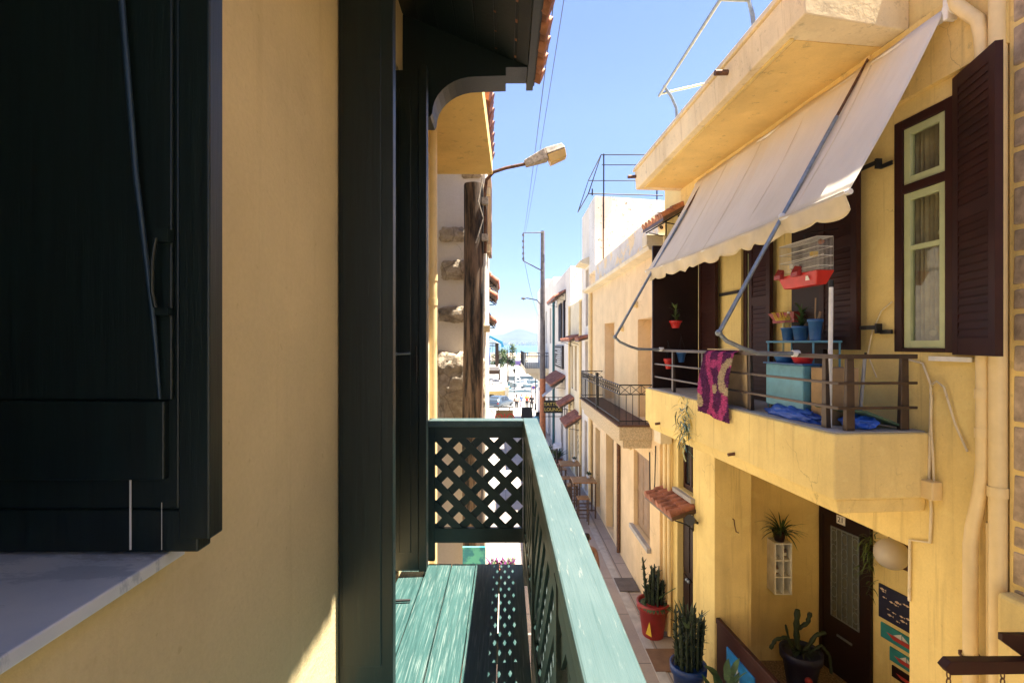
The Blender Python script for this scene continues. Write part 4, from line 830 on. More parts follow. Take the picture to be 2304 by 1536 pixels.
for s in (4.84, 5.10): p = MB(Rf); p.hexa([(s-.05, d+.013, z0-.02), (s+.05, d+.013, z0-.02), (s+.05, d+.06, z0-.02), (s-.05, d+.06, z0-.02), (s-.05, d+.013, z0+.07), (s+.05, d+.013, z0+.09), (s+.05, d+.055, z0+.02), (s-.05, d+.055, z0+.02)]); p.build("feeder", m_redpot, BC, .004)
p = MB(Rf); p.box(4.68, 4.73, .43, .48, .79, .835); p.build("seed_cup", m_yel, BC, .005)
p = MB(Rf); p.box(4.96, 5.02, .42, .48, .72, .76); p.tube([(4.61, .43, .80), (5.14, .43, .78)], .005, 6); p.build("perch", m_whitep, BC)
p = MB(Rf); p.tube([(4.62, c+.08, .91), (4.65, c+.08, .915), (4.68, c+.07, .91)], [.015, .026, .01], 8); p.build("toy", m_orange, BC)
p = MB(Rf); p.quad((4.69, d+.006, .575), (4.75, d+.006, .575), (4.735, d+.0135, .615), (4.705, d+.0135, .615)); p.build("sticker", m_whitep, BC)
p = MB(Rf); p.tube([(4.87, .43, .955), (4.87, .43, 1.02), (4.86, .39, 1.04), (4.87, .02, 1.10)], .005, 6); p.build("hook", m_iron, BC)
# hanging pots on the screen
def hang_pot(label, m, s, o, zt, r, h, plant):
    t = thing("hanging_pot", label, "hanging pot", Rf(s, o, zt-h), "pots hung on the dark balcony screen"); c = (s, o, zt-h); pr = MB()
    x, y, z = Rf(*c); pr.lathe((x, y, z), [(r*.6, 0), (r*.95, h*.72), (r*1.12, h*.75), (r*1.12, h), (r*.9, h), (r*.85, h*.8)], 20); pr.build("pot", m, t)
    q = MB()
    for an in (0, 2.1, 4.2): q.tube([(x+r*math.cos(an), y+r*math.sin(an), zt), (x, y, zt+.22)], .003, 4)
    q.tube([(x, y, zt+.22), (x, y+.05, zt+.27)], .004, 4); q.build("hanger", m_iron, t)
    if plant:
        l = MB()
        for i in range(26): an = rnd.uniform(0, 6.3); l.blade((x+.02*math.cos(an), y+.02*math.sin(an), zt-.02+rnd.uniform(0, .24)), (math.cos(an), math.sin(an), rnd.uniform(.6, 2.2)), rnd.uniform(.06, .14), .014, .7)
        l.tube([(x, y, zt-.03), (x+.01, y, zt+.25)], .006, 5); l.build("plant", m_leaf2, t)
hang_pot("orange red hanging pot with an upright green succulent on the dark screen", m_red, 7.84, .42, .345, .085, .115, True)
hang_pot("lower plain red hanging pot behind the balcony rail", m_red, 7.82, .54, -.23, .065, .16, False)
hang_pot("blue hanging pot beside the lower red one", m_blue, 7.84, .33, -.12, .065, .17, False)
# things on the balcony
def slab(name, label, cat, m, fr, *b, bevel=.005): p = MB(fr); p.box(*b); return tag(p.build(name, m, None, bevel), label, cat)
BXT = thing("storage_box", "blue lidded storage box standing behind the balcony rail", "box", Rf(4.9, .55, -.69))
p = MB(Rf); p.box(4.62, 5.18, .45, .62, -.60, -.20); p.build("body", m_lblue, BXT, .01); p = MB(Rf); p.box(4.60, 5.20, .43, .64, -.199, -.185); p.build("lid", m_blue, BXT, .004); p = MB(Rf)
for s in (4.66, 5.14): p.box(s-.02, s+.02, .47, .60, -.689, -.601)
p.build("feet", m_iron, BXT)
slab("cardboard_box", "tan cardboard box with blue rim beside the storage box", "box", m_card, Rf, 4.36, 4.57, .30, .58, -.689, -.21)
BW = MB(); x, y, z = Rf(4.75, .53, -.184); BW.lathe((x, y, z), [(.07, 0), (.11, .09), (.115, .09), (.10, .07), (.06, .012)], 18); tag(BW.build("plastic_bowl", m_red), "red plastic bowl on the blue storage box", "bowl")
BW = MB(); x, y, z = Rf(5.02, .53, -.184); BW.lathe((x, y, z), [(.07, 0), (.10, .08), (.105, .08), (.09, .07), (.06, .012)], 18); tag(BW.build("plastic_bowl", m_blue), "blue plastic bowl on the blue storage box, beside the red bowl", "bowl")
RK = thing("plant_rack", "light blue wire rack holding blue plant pots on the yellow balcony", "rack", Rf(5.2, .3, -.69))
p = MB(Rf)
for i in range(9): o = .15+.03*i; p.tube([(4.78, o, .02), (5.50, o, .02)], .006, 5)
p.tube([(4.78, .13, .015), (5.5, .13, .015), (5.5, .41, .015), (4.78, .41, .015), (4.78, .13, .015)], .011, 6); p.build("shelf", m_lblue, RK)
for s, o in ((4.79, .14), (5.49, .14), (4.79, .40), (5.49, .40)): p = MB(Rf); p.tube([(s, o, .01), (s, o, -.689)], .009, 6); p.build("leg", m_lblue, RK)
def rack_pot(label, s, o, r, h, kind, m=m_blue):
    t = thing("plant_pot", label, "plant pot", Rf(s, o, .028), "blue pots on the balcony rack"); x, y, z = Rf(s, o, .028)
    p = MB(); p.lathe((x, y, z), [(r*.75, 0), (r, h*.85), (r*1.12, h*.86), (r*1.12, h), (r*.95, h), (r*.9, h*.9), (.002, h*.9)], 18); p.build("pot", m, t); l = MB()
    if kind == 1:
        for i in range(34): an = rnd.uniform(0, 6.3); l.blade((x, y, z+h*.8+rnd.uniform(0, .2)), (math.cos(an), math.sin(an), rnd.uniform(.4, 1.6)), rnd.uniform(.07, .16), .014, .6)
        l.tube([(x, y, z+h*.8), (x+.01, y, z+h+.22)], .004, 5)
    elif kind == 2:
        l.tube([(x, y, z+h*.8), (x+.01, y+.01, z+h+.20)], .007, 6); l.tube([(x+.02, y, z+h*.8), (x+.05, y, z+h+.07)], .012, 6)
    else: l.tube([(x, y, z+h*.8), (x+.02, y, z+h*1.3)], .006, 5)
    l.build("plant", m_leaf if kind == 1 else m_shut, t)
rack_pot("broad blue pot with a leafy stem, middle of the rack", 5.08, .32, .075, .14, 1); rack_pot("tall narrow blue pot with a bamboo stick, by the white pole", 4.86, .33, .06, .20, 2); rack_pot("small blue pot next to the water bottle on the rack", 5.27, .33, .06, .13, 0)
BT = thing("water_bottle", "clear plastic bottle standing upright behind the blue pots", "bottle", Rf(5.33, .25, .028)); x, y, z = Rf(5.36, .26, .028)
p = MB(); p.lathe((x, y, z), [(.035, 0), (.04, .02), (.038, .1), (.04, .18), (.03, .23), (.012, .26), (.012, .28)], 14); p.build("bottle", m_glass, BT); p = MB(); p.lathe((x, y, z+.281), [(.014, 0), (.014, .02)], 10); p.build("cap", m_whitep, BT)
BR = thing("broom", "upturned broom with dark red head and straw bristles against the balcony wall", "broom", Rf(5.65, .2, -.69))
p = MB(Rf); p.tube([(5.62, .16, -.68), (5.66, .12, .22)], .011, 8); p.build("handle", m_lgreen, BR); p = MB(Rf); p.box(5.45, 5.83, .09, .14, .225, .26); p.hexa([(5.46, .09, .261), (5.82, .09, .261), (5.82, .14, .261), (5.46, .14, .261), (5.41, .06, .335), (5.87, .06, .335), (5.87, .17, .335), (5.41, .17, .335)]); p.build("head", m_redpot, BR)
p = MB(Rf)
for i in range(46): s = 5.52+.24*(i/45); p.tube([(s, .142, .25), (s+rnd.uniform(-.03, .03)+(s-5.64)*.35, .16+rnd.uniform(-.01, .02), .345)], .003, 4)
p.build("bristles", m_yel, BR)
PL = thing("support_pole", "white plastic pole with black cap leaning inside the balcony corner", "pole", Rf(4.3, .6, -.69)); p = MB(Rf); p.tube([(4.36, .55, .47), (4.24, .655, -.685)], .017, 10); p.build("tube", m_whitep, PL); p = MB(Rf); p.tube([(4.366, .545, .53), (4.361, .549, .471)], .02, 10); p.build("cap", m_iron, PL)
MP = thing("mop_handle", "short grey mop handle leaning on the yellow wall inside the balcony", "mop", Rf(4.45, .1, -.69)); p = MB(Rf); p.tube([(4.43, .19, -.13), (4.43, .24, -.69)], .014, 8); p.build("handle", m_greyp, MP); p = MB(Rf); p.tube([(4.43, .189, -.128), (4.43, .182, -.08)], .01, 8); p.build("grip", m_iron, MP)
LD = MB(Rf); LD.hexa([(4.10, .12, -.68), (4.55, .18, -.68), (4.5, .60, -.55), (4.06, .48, -.55), (4.10, .12, -.66), (4.55, .18, -.66), (4.5, .60, -.53), (4.06, .48, -.53)]); tag(LD.build("bin_lid", M("dull_green_plastic", (.05, .11, .08), .5), None, .008), "flat dull green plastic lid lying on the balcony floor near the wall", "lid")
def crumple(name, label, m, c, r):
    bm = bmesh.new(); bmesh.ops.create_icosphere(bm, subdivisions=4, radius=1); p = MB(Rf)
    p.add([(c[0]+v.co.x*r[0]*(1+.5*mnoise.noise(v.co*2.5+Vector(c))), c[1]+v.co.y*r[1]*(1+.4*mnoise.noise(v.co*3+Vector(c)*2)), max(-.688, c[2]+v.co.z*r[2]*(1+.6*mnoise.noise(v.co*3.2)))) for v in bm.verts], [tuple(v.index for v in f.verts) for f in bm.faces], True); bm.free()
    return tag(p.build(name, m), label, "cloth")
m_bb = M("bright_blue_sheet", (.02, .10, .55), .4)
crumple("crumpled_sheet", "crumpled bright blue plastic sheet at the balcony corner posts", m_bb, (4.75, .62, -.66), (.36, .08, .07)); crumple("crumpled_sheet", "crumpled bright blue plastic sheet beneath the green lid", m_bb, (4.22, .42, -.64), (.14, .12, .06))
# dried herb bundle
HB = thing("herb_bundle", "dried bundle of herbs and rope hanging on the yellow balcony apron", "herb bundle", Rf(6.55, .83, -1.2)); pp_ = [MB(Rf), MB(Rf), MB(Rf)]
for i in range(190): c = (6.55+rnd.gauss(0, .075), .83+abs(rnd.gauss(0, .045)), -1.05+rnd.gauss(0, .15)); rnd.choice([pp_[0], pp_[0], pp_[1], pp_[2]]).blade(c, (rnd.gauss(0, 1), rnd.gauss(0, 1), rnd.gauss(0, 1)-.3), rnd.uniform(.06, .18), .007, .6, 3)
for q_, n_, m_ in zip(pp_, ("green_sprigs", "yellow_sprigs", "blue_ribbons"), (m_leaf3, m_yel, m_lblue)): q_.build(n_, m_, HB)
p = MB(); p = MB(Rf); p.tube([(6.55, .815, -.70), (6.56, .83, -.9)], .005, 5); p.tube([(6.5, .85, -1.15), (6.62, .86, -1.2), (6.52, .86, -1.3), (6.6, .85, -1.4), (6.56, .83, -1.5)], .008, 5); p.build("string", m_lgreen, HB)
# globe lamp, plaques, porch things
GL = thing("globe_lamp", "big round frosted globe lamp on the porch wall above the painted boards", "lamp", Dw(1.42, .2, -2.68)); p = MB(); p.ball(Dw(1.41, .25, -2.70), .195, .98, 18); p.build("globe", m_frost, GL); p = MB(Dw); p.tube([(1.37, .0, -2.70), (1.37, .09, -2.70)], [.25, .12], 20); p.build("mount", m_rust, GL)
def plaque(label, m, q0, q1, z0, z1, kind):
    t = thing("painted_board", label, "painted board", Dw((q0+q1)/2, 0, z0), "painted boards beside the front door"); p = MB(Dw); p.box(q0, q1, .002, .022, z0, z1); p.build("board", m, t, .004); g = MB(Dw); w = q1-q0; h = z1-z0
    if kind == "fish":
        for i in range(16):
            q = q0+.05+(w-.1)*rnd.random(); z = z0+.05+(h-.1)*rnd.random(); L = rnd.uniform(.025, .05)
            g.add([(q-L, .0235, z), (q-L*.2, .0235, z+L*.35), (q+L*.6, .0235, z), (q+L, .0235, z+L*.3), (q+L, .0235, z-L*.3), (q-L*.2, .0235, z-L*.35)], [(0, 5, 2, 1), (2, 4, 3)])
        g.build("fish_pattern", m_pink, t)
    else:
        a, b, z = q0+w*.15, q1-w*.1, z0+h*.38
        g.add([(a, .0235, z+h*.15), (b, .0235, z+h*.18), (b-w*.15, .0235, z-h*.12), (a+w*.18, .0235, z-h*.12)], [(0, 3, 2, 1)]); g.build("hull", m_redc, t)
        if kind == "ship":
            g = MB(Dw); c = (a+b)/2; g.add([(c, .0235, z+h*.16), (c, .0235, z+h*.55), (c-w*.2, .0235, z+h*.2), (c+.01, .0235, z+h*.2), (c+.01, .0235, z+h*.5), (c+w*.18, .0235, z+h*.2)], [(0, 1, 2), (3, 5, 4)]); g.build("sail", m_whitep, t)
plaque("navy painted board covered in small pale fish, the largest on the porch wall", m_navy, 1.02, 1.62, -3.72, -3.27, "fish"); plaque("teal painted board with a red boat just under the fish board", m_teal, 1.05, 1.62, -3.98, -3.78, "ship"); plaque("teal painted board with a red boat, second below the fish board", m_teal, 1.18, 1.62, -4.22, -4.04, "ship"); plaque("dark painted board with a red hull, lowest on the porch wall", m_brownd, 1.21, 1.62, -4.42, -4.27, "hull")
WS = thing("wall_shelf", "white six compartment shelf hung on the dim porch wall", "shelf", (4.2, 7.9, -3.8)); p = MB(); x0, x1, z0, z1 = 4.08, 4.34, -3.81, -3.03
p.box(x0, x1, 7.98, 7.998, z0, z1)
for x in (x0, (x0+x1)/2-.008, x1-.016): p.box(x, x+.016, 7.76, 7.9799, z0, z1)
for i in range(4):
    z = z0+(z1-z0-.016)*i/3
    for a, b in ((x0+.0161, (x0+x1)/2-.0081), ((x0+x1)/2+.0081, x1-.0161)): p.box(a, b, 7.762, 7.979, z, z+.016)
p.build("carcass", m_whitep, WS)
for x, z, l in ((4.155, -3.525, "small brown jar with a pale label in the left middle shelf compartment"), (4.28, -3.27, "small brown jar with a pale label in the right upper shelf compartment")):
    t = thing("jar", l, "jar", (x, 7.86, z)); p = MB(); p.lathe((x, 7.86, z), [(.026, 0), (.028, .01), (.028, .08), (.015, .10), (.015, .12)], 12); p.build("body", m_rust, t); p = MB(); p.lathe((x, 7.86, z), [(.0285, .02), (.0285, .07)], 12, caps=False); p.build("paper_label", m_whitep, t)
def pot(t, x, y, z, r, h, m, soil=True):
    p = MB(); p.lathe((x, y, z), [(r*.66, 0), (r*.9, h*.78), (r*1.03, h*.80), (r*1.05, h), (r*.93, h), (r*.9, h*.92)], 26); o = p.build("pot", m, t)
    if soil: p = MB(); p.lathe((x, y, z), [(r*.9, h*.90), (.002, h*.92)], 20, caps=False); p.build("soil", m_soil, t)
    return o
def columns(t, x, y, z, n, hmin, hmax, spread, r0, m=m_cactus):
    p = MB()
    for i in range(n):
        an = rnd.uniform(0, 6.3); q = spread*math.sqrt(rnd.random()); bx, by = x+q*math.cos(an), y+q*math.sin(an); h = rnd.uniform(hmin, hmax); k = 14; lean = rnd.uniform(0, .12)
        pts = [(bx+lean*h*math.cos(an)*(j/k)**1.3, by+lean*h*math.sin(an)*(j/k)**1.3, z+h*j/k) for j in range(k+1)]
        p.tube(pts, [r0*(1.15 if j % 2 else .72)*(1 if j < k-1 else .5) for j in range(k+1)], 6)
        for j in range(2, k, 2):
            for e in range(4): a2 = rnd.uniform(0, 6.3); p.blade(pts[j], (math.cos(a2), math.sin(a2), rnd.uniform(.3, 1.6)), rnd.uniform(.05, .11), rnd.uniform(.012, .026), .1, 2)
    return p.build("cactus", m, t)
PF = thing("potted_strap_plant", "dark strap leaved plant in a pot on top of the porch shelf", "potted plant", (4.2, 7.85, -3.03)); pot(PF, 4.2, 7.86, -3.028, .10, .17, m_brownd); p = MB()
for i in range(60): an = rnd.uniform(0, 6.3); p.blade((4.2, 7.80, -2.9), (math.cos(an), math.sin(an)-.5, rnd.uniform(.5, 2.2)), rnd.uniform(.22, .46), .014, rnd.uniform(.5, 1.3), 6)
p.build("leaves", m_leaf, PF)
FP = thing("porch_cactus", "tall dark branching cactus in a painted blue pot in the porch corner", "potted plant", (4.2, 7.3, fz)); pot(FP, 4.24, 7.35, fz+.002, .27, .55, m_navy)  # pot in darker navy, the porch shade put into its colour
p = MB()
for pts, r in (([(4.2, 7.35, -4.5), (4.17, 7.35, -4.1), (4.19, 7.35, -3.82)], .04), ([(4.18, 7.35, -4.1), (4.32, 7.33, -4.0), (4.36, 7.33, -3.85)], .03), ([(4.2, 7.35, -4.45), (4.02, 7.33, -4.2), (3.85, 7.3, -4.22), (3.76, 7.28, -4.34)], .026), ([(4.27, 7.35, -4.45), (4.42, 7.3, -4.16), (4.56, 7.3, -4.12)], .03), ([(4.32, 7.35, -4.45), (4.5, 7.3, -4.3), (4.62, 7.3, -4.45), (4.64, 7.3, -4.7)], .022), ([(4.15, 7.33, -4.5), (4.05, 7.3, -4.28), (3.98, 7.28, -4.0)], .016)):
    P = [Vector(q) for q in pts]; pp = [P[0]]
    for u, v in zip(P, P[1:]): pp += [u.lerp(v, f) for f in (.25, .5, .75, 1)]
    p.tube(pp, [r*(1.15 if j % 2 else .8) for j in range(len(pp))], 7)
for i in range(26): an = rnd.uniform(0, 6.3); p.blade((4.24, 7.33, -4.42), (math.cos(an), math.sin(an), rnd.uniform(.2, 1.2)), rnd.uniform(.15, .35), .018, .9, 5)
p.build("cactus", m_cactus, FP)
p = MB(); p.ball((4.20, 7.10, -4.68), .05, 1, 8); p.ball((4.33, 7.11, -4.80), .06, 1, 8); p.build("painted_spots", m_redpot, FP)
SP = thing("trailing_plant", "thin trailing green spider plant hanging beside the globe lamp", "hanging plant", Dw(1.0, .15, -2.6)); p = MB()
for i in range(90): q = Dw(1.0+rnd.gauss(0, .045), .14+rnd.gauss(0, .04), -2.62-abs(rnd.gauss(0, .36))); p.blade(q, (rnd.gauss(-.2, .6), rnd.gauss(0, .6), rnd.uniform(-.4, .9)), rnd.uniform(.1, .26), .009, 1.4, 5)
p.build("leaves", m_leaf2, SP); p = MB(); a = Dw(1.0, .0, -2.45); p.tube([a, Dw(1.0, .14, -2.45), Dw(1.0, .14, -2.62)], .006, 5); p.build("hook", m_iron, SP)
FB = thing("porch_fence", "dark brown slanting board fence across the porch opening", "fence", Rf(6.3, -.03, -5.15)); p = MB(Rf); p.box(5.2, 7.44, -.06, -.025, -5.14, -4.06); p.build("board", m_brown, FB, .006); p = MB(Rf); p.box(5.2, 7.44, -.075, -.01, -4.059, -3.98); p.build("top_rail", m_brown, FB, .01)
BP = thing("sailboat_picture", "blue tile picture with a white sail fixed to the brown porch fence", "picture", Rf(6.8, 0, -4.8)); p = MB(Rf); p.box(6.45, 7.13, -.024, -.008, -4.95, -4.22); p.build("panel", M("picture_blue", (.02, .24, .62), .35, var=.3, scale=5), BP); p = MB(Rf); p.add([(6.86, -.0065, -4.25), (6.70, -.0065, -4.85), (6.92, -.0065, -4.85)], [(0, 1, 2)]); p.build("sail", m_whitep, BP)
RP = thing("red_potted_cactus", "tall cactus in a big red pot against the peach wall", "potted plant", (2.6, 9.05, -5.15)); pot(RP, 2.60, 9.05, -5.148, .27, .60, m_redpot); columns(RP, 2.62, 9.08, -4.6, 20, .30, .85, .15, .023); p = MB()
for i in range(40): an = rnd.uniform(0, 6.3); p.blade((2.62+.14*math.cos(an), 9.0+.14*math.sin(an), -4.6), (math.cos(an), math.sin(an), .7), .18, .035, 1.2, 4)
p.tube([(2.6, 9, -4.55), (2.75, 8.8, -4.3), (2.9, 8.75, -4.18)], .008, 5); p.build("leaves", m_leaf, RP); p = MB()
for k, zz in ((0, .3), (1, .12)): p.add([(2.6+.262*math.sin(a)-.0, 9.05-.262*math.cos(a), -5.15+zz2) for a, zz2 in ((-.75, .13), (-.35, .10), (-.5, .36))], [(0, 1, 2)]) if k == 0 else None
p.build("painted_sail", m_yel, RP)
BLP = thing("blue_potted_cactus", "spiny cactus clump in a blue pot with yellow painted shapes beside the pillar", "potted plant", (2.62, 7.35, -5.15)); pot(BLP, 2.62, 7.35, -5.148, .245, .56, m_bluepot); columns(BLP, 2.62, 7.35, -4.65, 30, .35, .95, .17, .021); p = MB()
for i in range(24): an = rnd.uniform(0, 6.3); p.blade((2.62+.08*math.cos(an), 7.35+.08*math.sin(an), -4.05), (math.cos(an)*.6, math.sin(an)*.6, 1), rnd.uniform(.18, .34), .02, .4, 4)
p.build("leaves", m_leaf3, BLP); p = MB()
for an, zz in ((-.9, .33), (-.3, .22), (.35, .34), (-.6, .1), (.1, .06)): p.ball((2.62+.205*math.sin(an), 7.35-.205*math.cos(an), -5.148+zz), .04, .7, 8)
p.build("painted_shapes", m_yel, BLP)
PP = thing("prickly_pear", "broad leaved prickly pear in front of the brown porch fence", "potted plant", (2.8, 6.65, -5.15)); pot(PP, 2.85, 6.62, -5.148, .22, .4, m_terra); p = MB()
for i in range(26):
    an = rnd.uniform(0, 6.3); q = rnd.uniform(0, .22); c = Vector((2.85+q*math.cos(an), 6.62+q*math.sin(an), -4.62+rnd.uniform(-.12, .34))); p.blade(c, (math.cos(an)*.8, math.sin(an)*.8, rnd.uniform(.3, 1.4)), rnd.uniform(.16, .30), .055, .35, 5)
p.build("leaves", m_leaf, PP)
slab("doormat", "brown rectangular doormat between the red and blue pots", "doormat", M("mat_brown", (.20, .11, .06), .95, bump=.8, bscale=90), I, 2.35, 2.95, 8.02, 8.62, -5.149, -5.13)
slab("doormat", "small grey doormat on the pavement beyond the red pot", "doormat", M("mat_grey", (.13, .11, .10), .95, bump=.8, bscale=90), I, 2.36, 2.78, 10.6, 11.2, -5.135, -5.12)
SL = thing("spot_lamp", "small black spot lamp on the yellow wall beside the tile canopy", "lamp", Rf(8.0, .1, -2.7)); p = MB(Rf); p.tube([(7.98, 0, -2.80), (7.98, .06, -2.78)], .02, 8); p.build("arm", m_iron, SL); p = MB(Rf); p.tube([(7.98, .05, -2.77), (7.90, .17, -2.72)], [.035, .085], 14); p.build("shade", m_iron, SL)
SB = thing("sign_bracket", "dark brown wooden sign beam with two chains at the lower right", "bracket", (2.9, 3.0, -1.9)); p = MB(); p.prism([(2.575, 3.0, -1.905), (2.61, 3.0, -1.865), (3.45, 3.0, -1.862), (3.45, 3.0, -1.93), (2.61, 3.0, -1.945)], (0, .06, 0)); p.build("beam", m_brown, SB, .004); p = MB(); p.hexa([(2.97, 3.061, -1.78), (3.4, 3.061, -2.1), (3.4, 3.09, -2.1), (2.97, 3.09, -1.78), (2.97, 3.061, -1.74), (3.4, 3.061, -1.74), (3.4, 3.09, -1.74), (2.97, 3.09, -1.74)]); p.build("gusset", m_brown, SB)
for x in (2.62, 2.94):
    p = MB()
    for i in range(5):
        z = -1.96-.042*i; pts = [(x+.012*math.cos(a)*(i % 2), 3.03+.012*math.cos(a)*(1-i % 2), z+.025*math.sin(a)) for a in [R_(30*k) for k in range(13)]]; p.tube(pts, .004, 5, False)
    p.build("chain", m_rust, SB)
# ------------------------------------------------------------------ bar tables, stools and small things along the right wall
def bar_table(label, x, y):
    t = thing("bar_table", label, "bar table", (x, y, GZ(y)), "tall bar tables along the peach wall"); g = GZ(y); p = MB(); p.box(x-.35, x+.35, y-.36, y+.36, g+1.03, g+1.06); p.build("tabletop", m_table, t, .004)
    for a, b in ((-1, -1), (1, -1), (-1, 1), (1, 1)): p = MB(); p.box(x+a*.31-.02, x+a*.31+.02, y+b*.32-.02, y+b*.32+.02, g, g+1.029); p.build("leg", m_legw, t)
    p = MB(); p.box(x-.289, x+.289, y-.335, y-.305, g+.22, g+.25); p.box(x-.289, x+.289, y+.305, y+.335, g+.22, g+.25); p.build("stretcher", m_legw, t)
bar_table("nearer tall bar table with a varnished wooden top", 2.33, 15.4); bar_table("further tall bar table with a varnished wooden top", 2.23, 17.9)
def stool(label, x, y):
    t = thing("bar_stool", label, "bar stool", (x, y, GZ(y)), "wooden bar stools at the tall tables"); g = GZ(y); p = MB(); p.box(x-.165, x+.165, y-.165, y+.165, g+.72, g+.75); p.build("seat", m_table, t, .004)
    for a, b in ((-1, -1), (1, -1), (-1, 1), (1, 1)): p = MB(); p.box(x+a*.14-.016, x+a*.14+.016, y+b*.14-.016, y+b*.14+.016, g, g+.719); p.build("leg", m_legw, t)
    p = MB()
    for z in (.2, .42): p.box(x-.123, x+.123, y-.15, y-.13, g+z, g+z+.022); p.box(x-.123, x+.123, y+.13, y+.15, g+z, g+z+.022); p.box(x-.15, x-.13, y-.123, y+.123, g+z+.03, g+z+.052); p.box(x+.13, x+.15, y-.123, y+.123, g+z+.03, g+z+.052)
    p.build("stretcher", m_legw, t)
stool("bar stool in front of the nearer table, closest to the viewer", 2.21, 14.65); stool("bar stool tucked behind the nearer table", 2.08, 16.0); stool("bar stool in front of the further table", 2.0, 17.0); stool("bar stool behind the further table", 2.02, 18.5)
def small_pot(label, x, y, z):
    t = thing("table_plant", label, "potted plant", (x, y, z)); p = MB(); p.lathe((x, y, z), [(.05, 0), (.07, .11), (.06, .11)], 14); p.build("pot", m_whitep, t); l = MB()
    for i in range(40): an = rnd.uniform(0, 6.3); l.blade((x, y, z+.1), (math.cos(an), math.sin(an), rnd.uniform(.3, 1.6)), rnd.uniform(.08, .16), .022, .8)
    l.build("leaves", m_leaf, t)
small_pot("small green plant in a white pot on the nearer bar table", 2.52, 15.6, GZ(15.4)+1.061); small_pot("small green plant in a white pot on the further bar table", 2.42, 18.1, GZ(17.9)+1.061)
MS = thing("menu_stand", "slanted white menu card on a dark stand beyond the bar tables", "menu stand", (2.1, 21, GZ(21))); g = GZ(21); p = MB(); p.tube([(2.1, 21, g), (2.1, 21, g+1.1)], .03, 8); p.tube([(2.1, 21, g), (2.1, 21, g+.03)], .2, 14); p.build("stand", m_iron, MS); p = MB(); p.hexa([(1.93, 20.85, g+1.08), (2.27, 20.85, g+1.12), (2.30, 21.15, g+1.28), (1.96, 21.15, g+1.24), (1.93, 20.84, g+1.10), (2.27, 20.84, g+1.14), (2.30, 21.14, g+1.30), (1.96, 21.14, g+1.26)]); p.build("menu_card", m_whitep, MS)
for i, (x, y, h, lab) in enumerate(((2.25, 22.3, 1.0, "spiky agave in a terracotta pot by the black and white doorway"), (2.05, 24.6, .8, "bushy green plant in a terracotta pot behind the agave"), (1.95, 20.2, .6, "low reddish plant in a terracotta pot next to the menu stand"))):
    t = thing("street_plant", lab, "potted plant", (x, y, GZ(y))); pot(t, x, y, GZ(y), .22, .42, m_terra); p = MB()
    for k in range(46): an = rnd.uniform(0, 6.3); p.blade((x, y, GZ(y)+.4), (math.cos(an), math.sin(an), rnd.uniform(.4, 2)), rnd.uniform(.4, .8)*h, .05 if i == 0 else .035, .5 if i == 0 else .9, 4)
    p.build("leaves", (m_leaf3, m_leaf, m_terra2)[i], t)
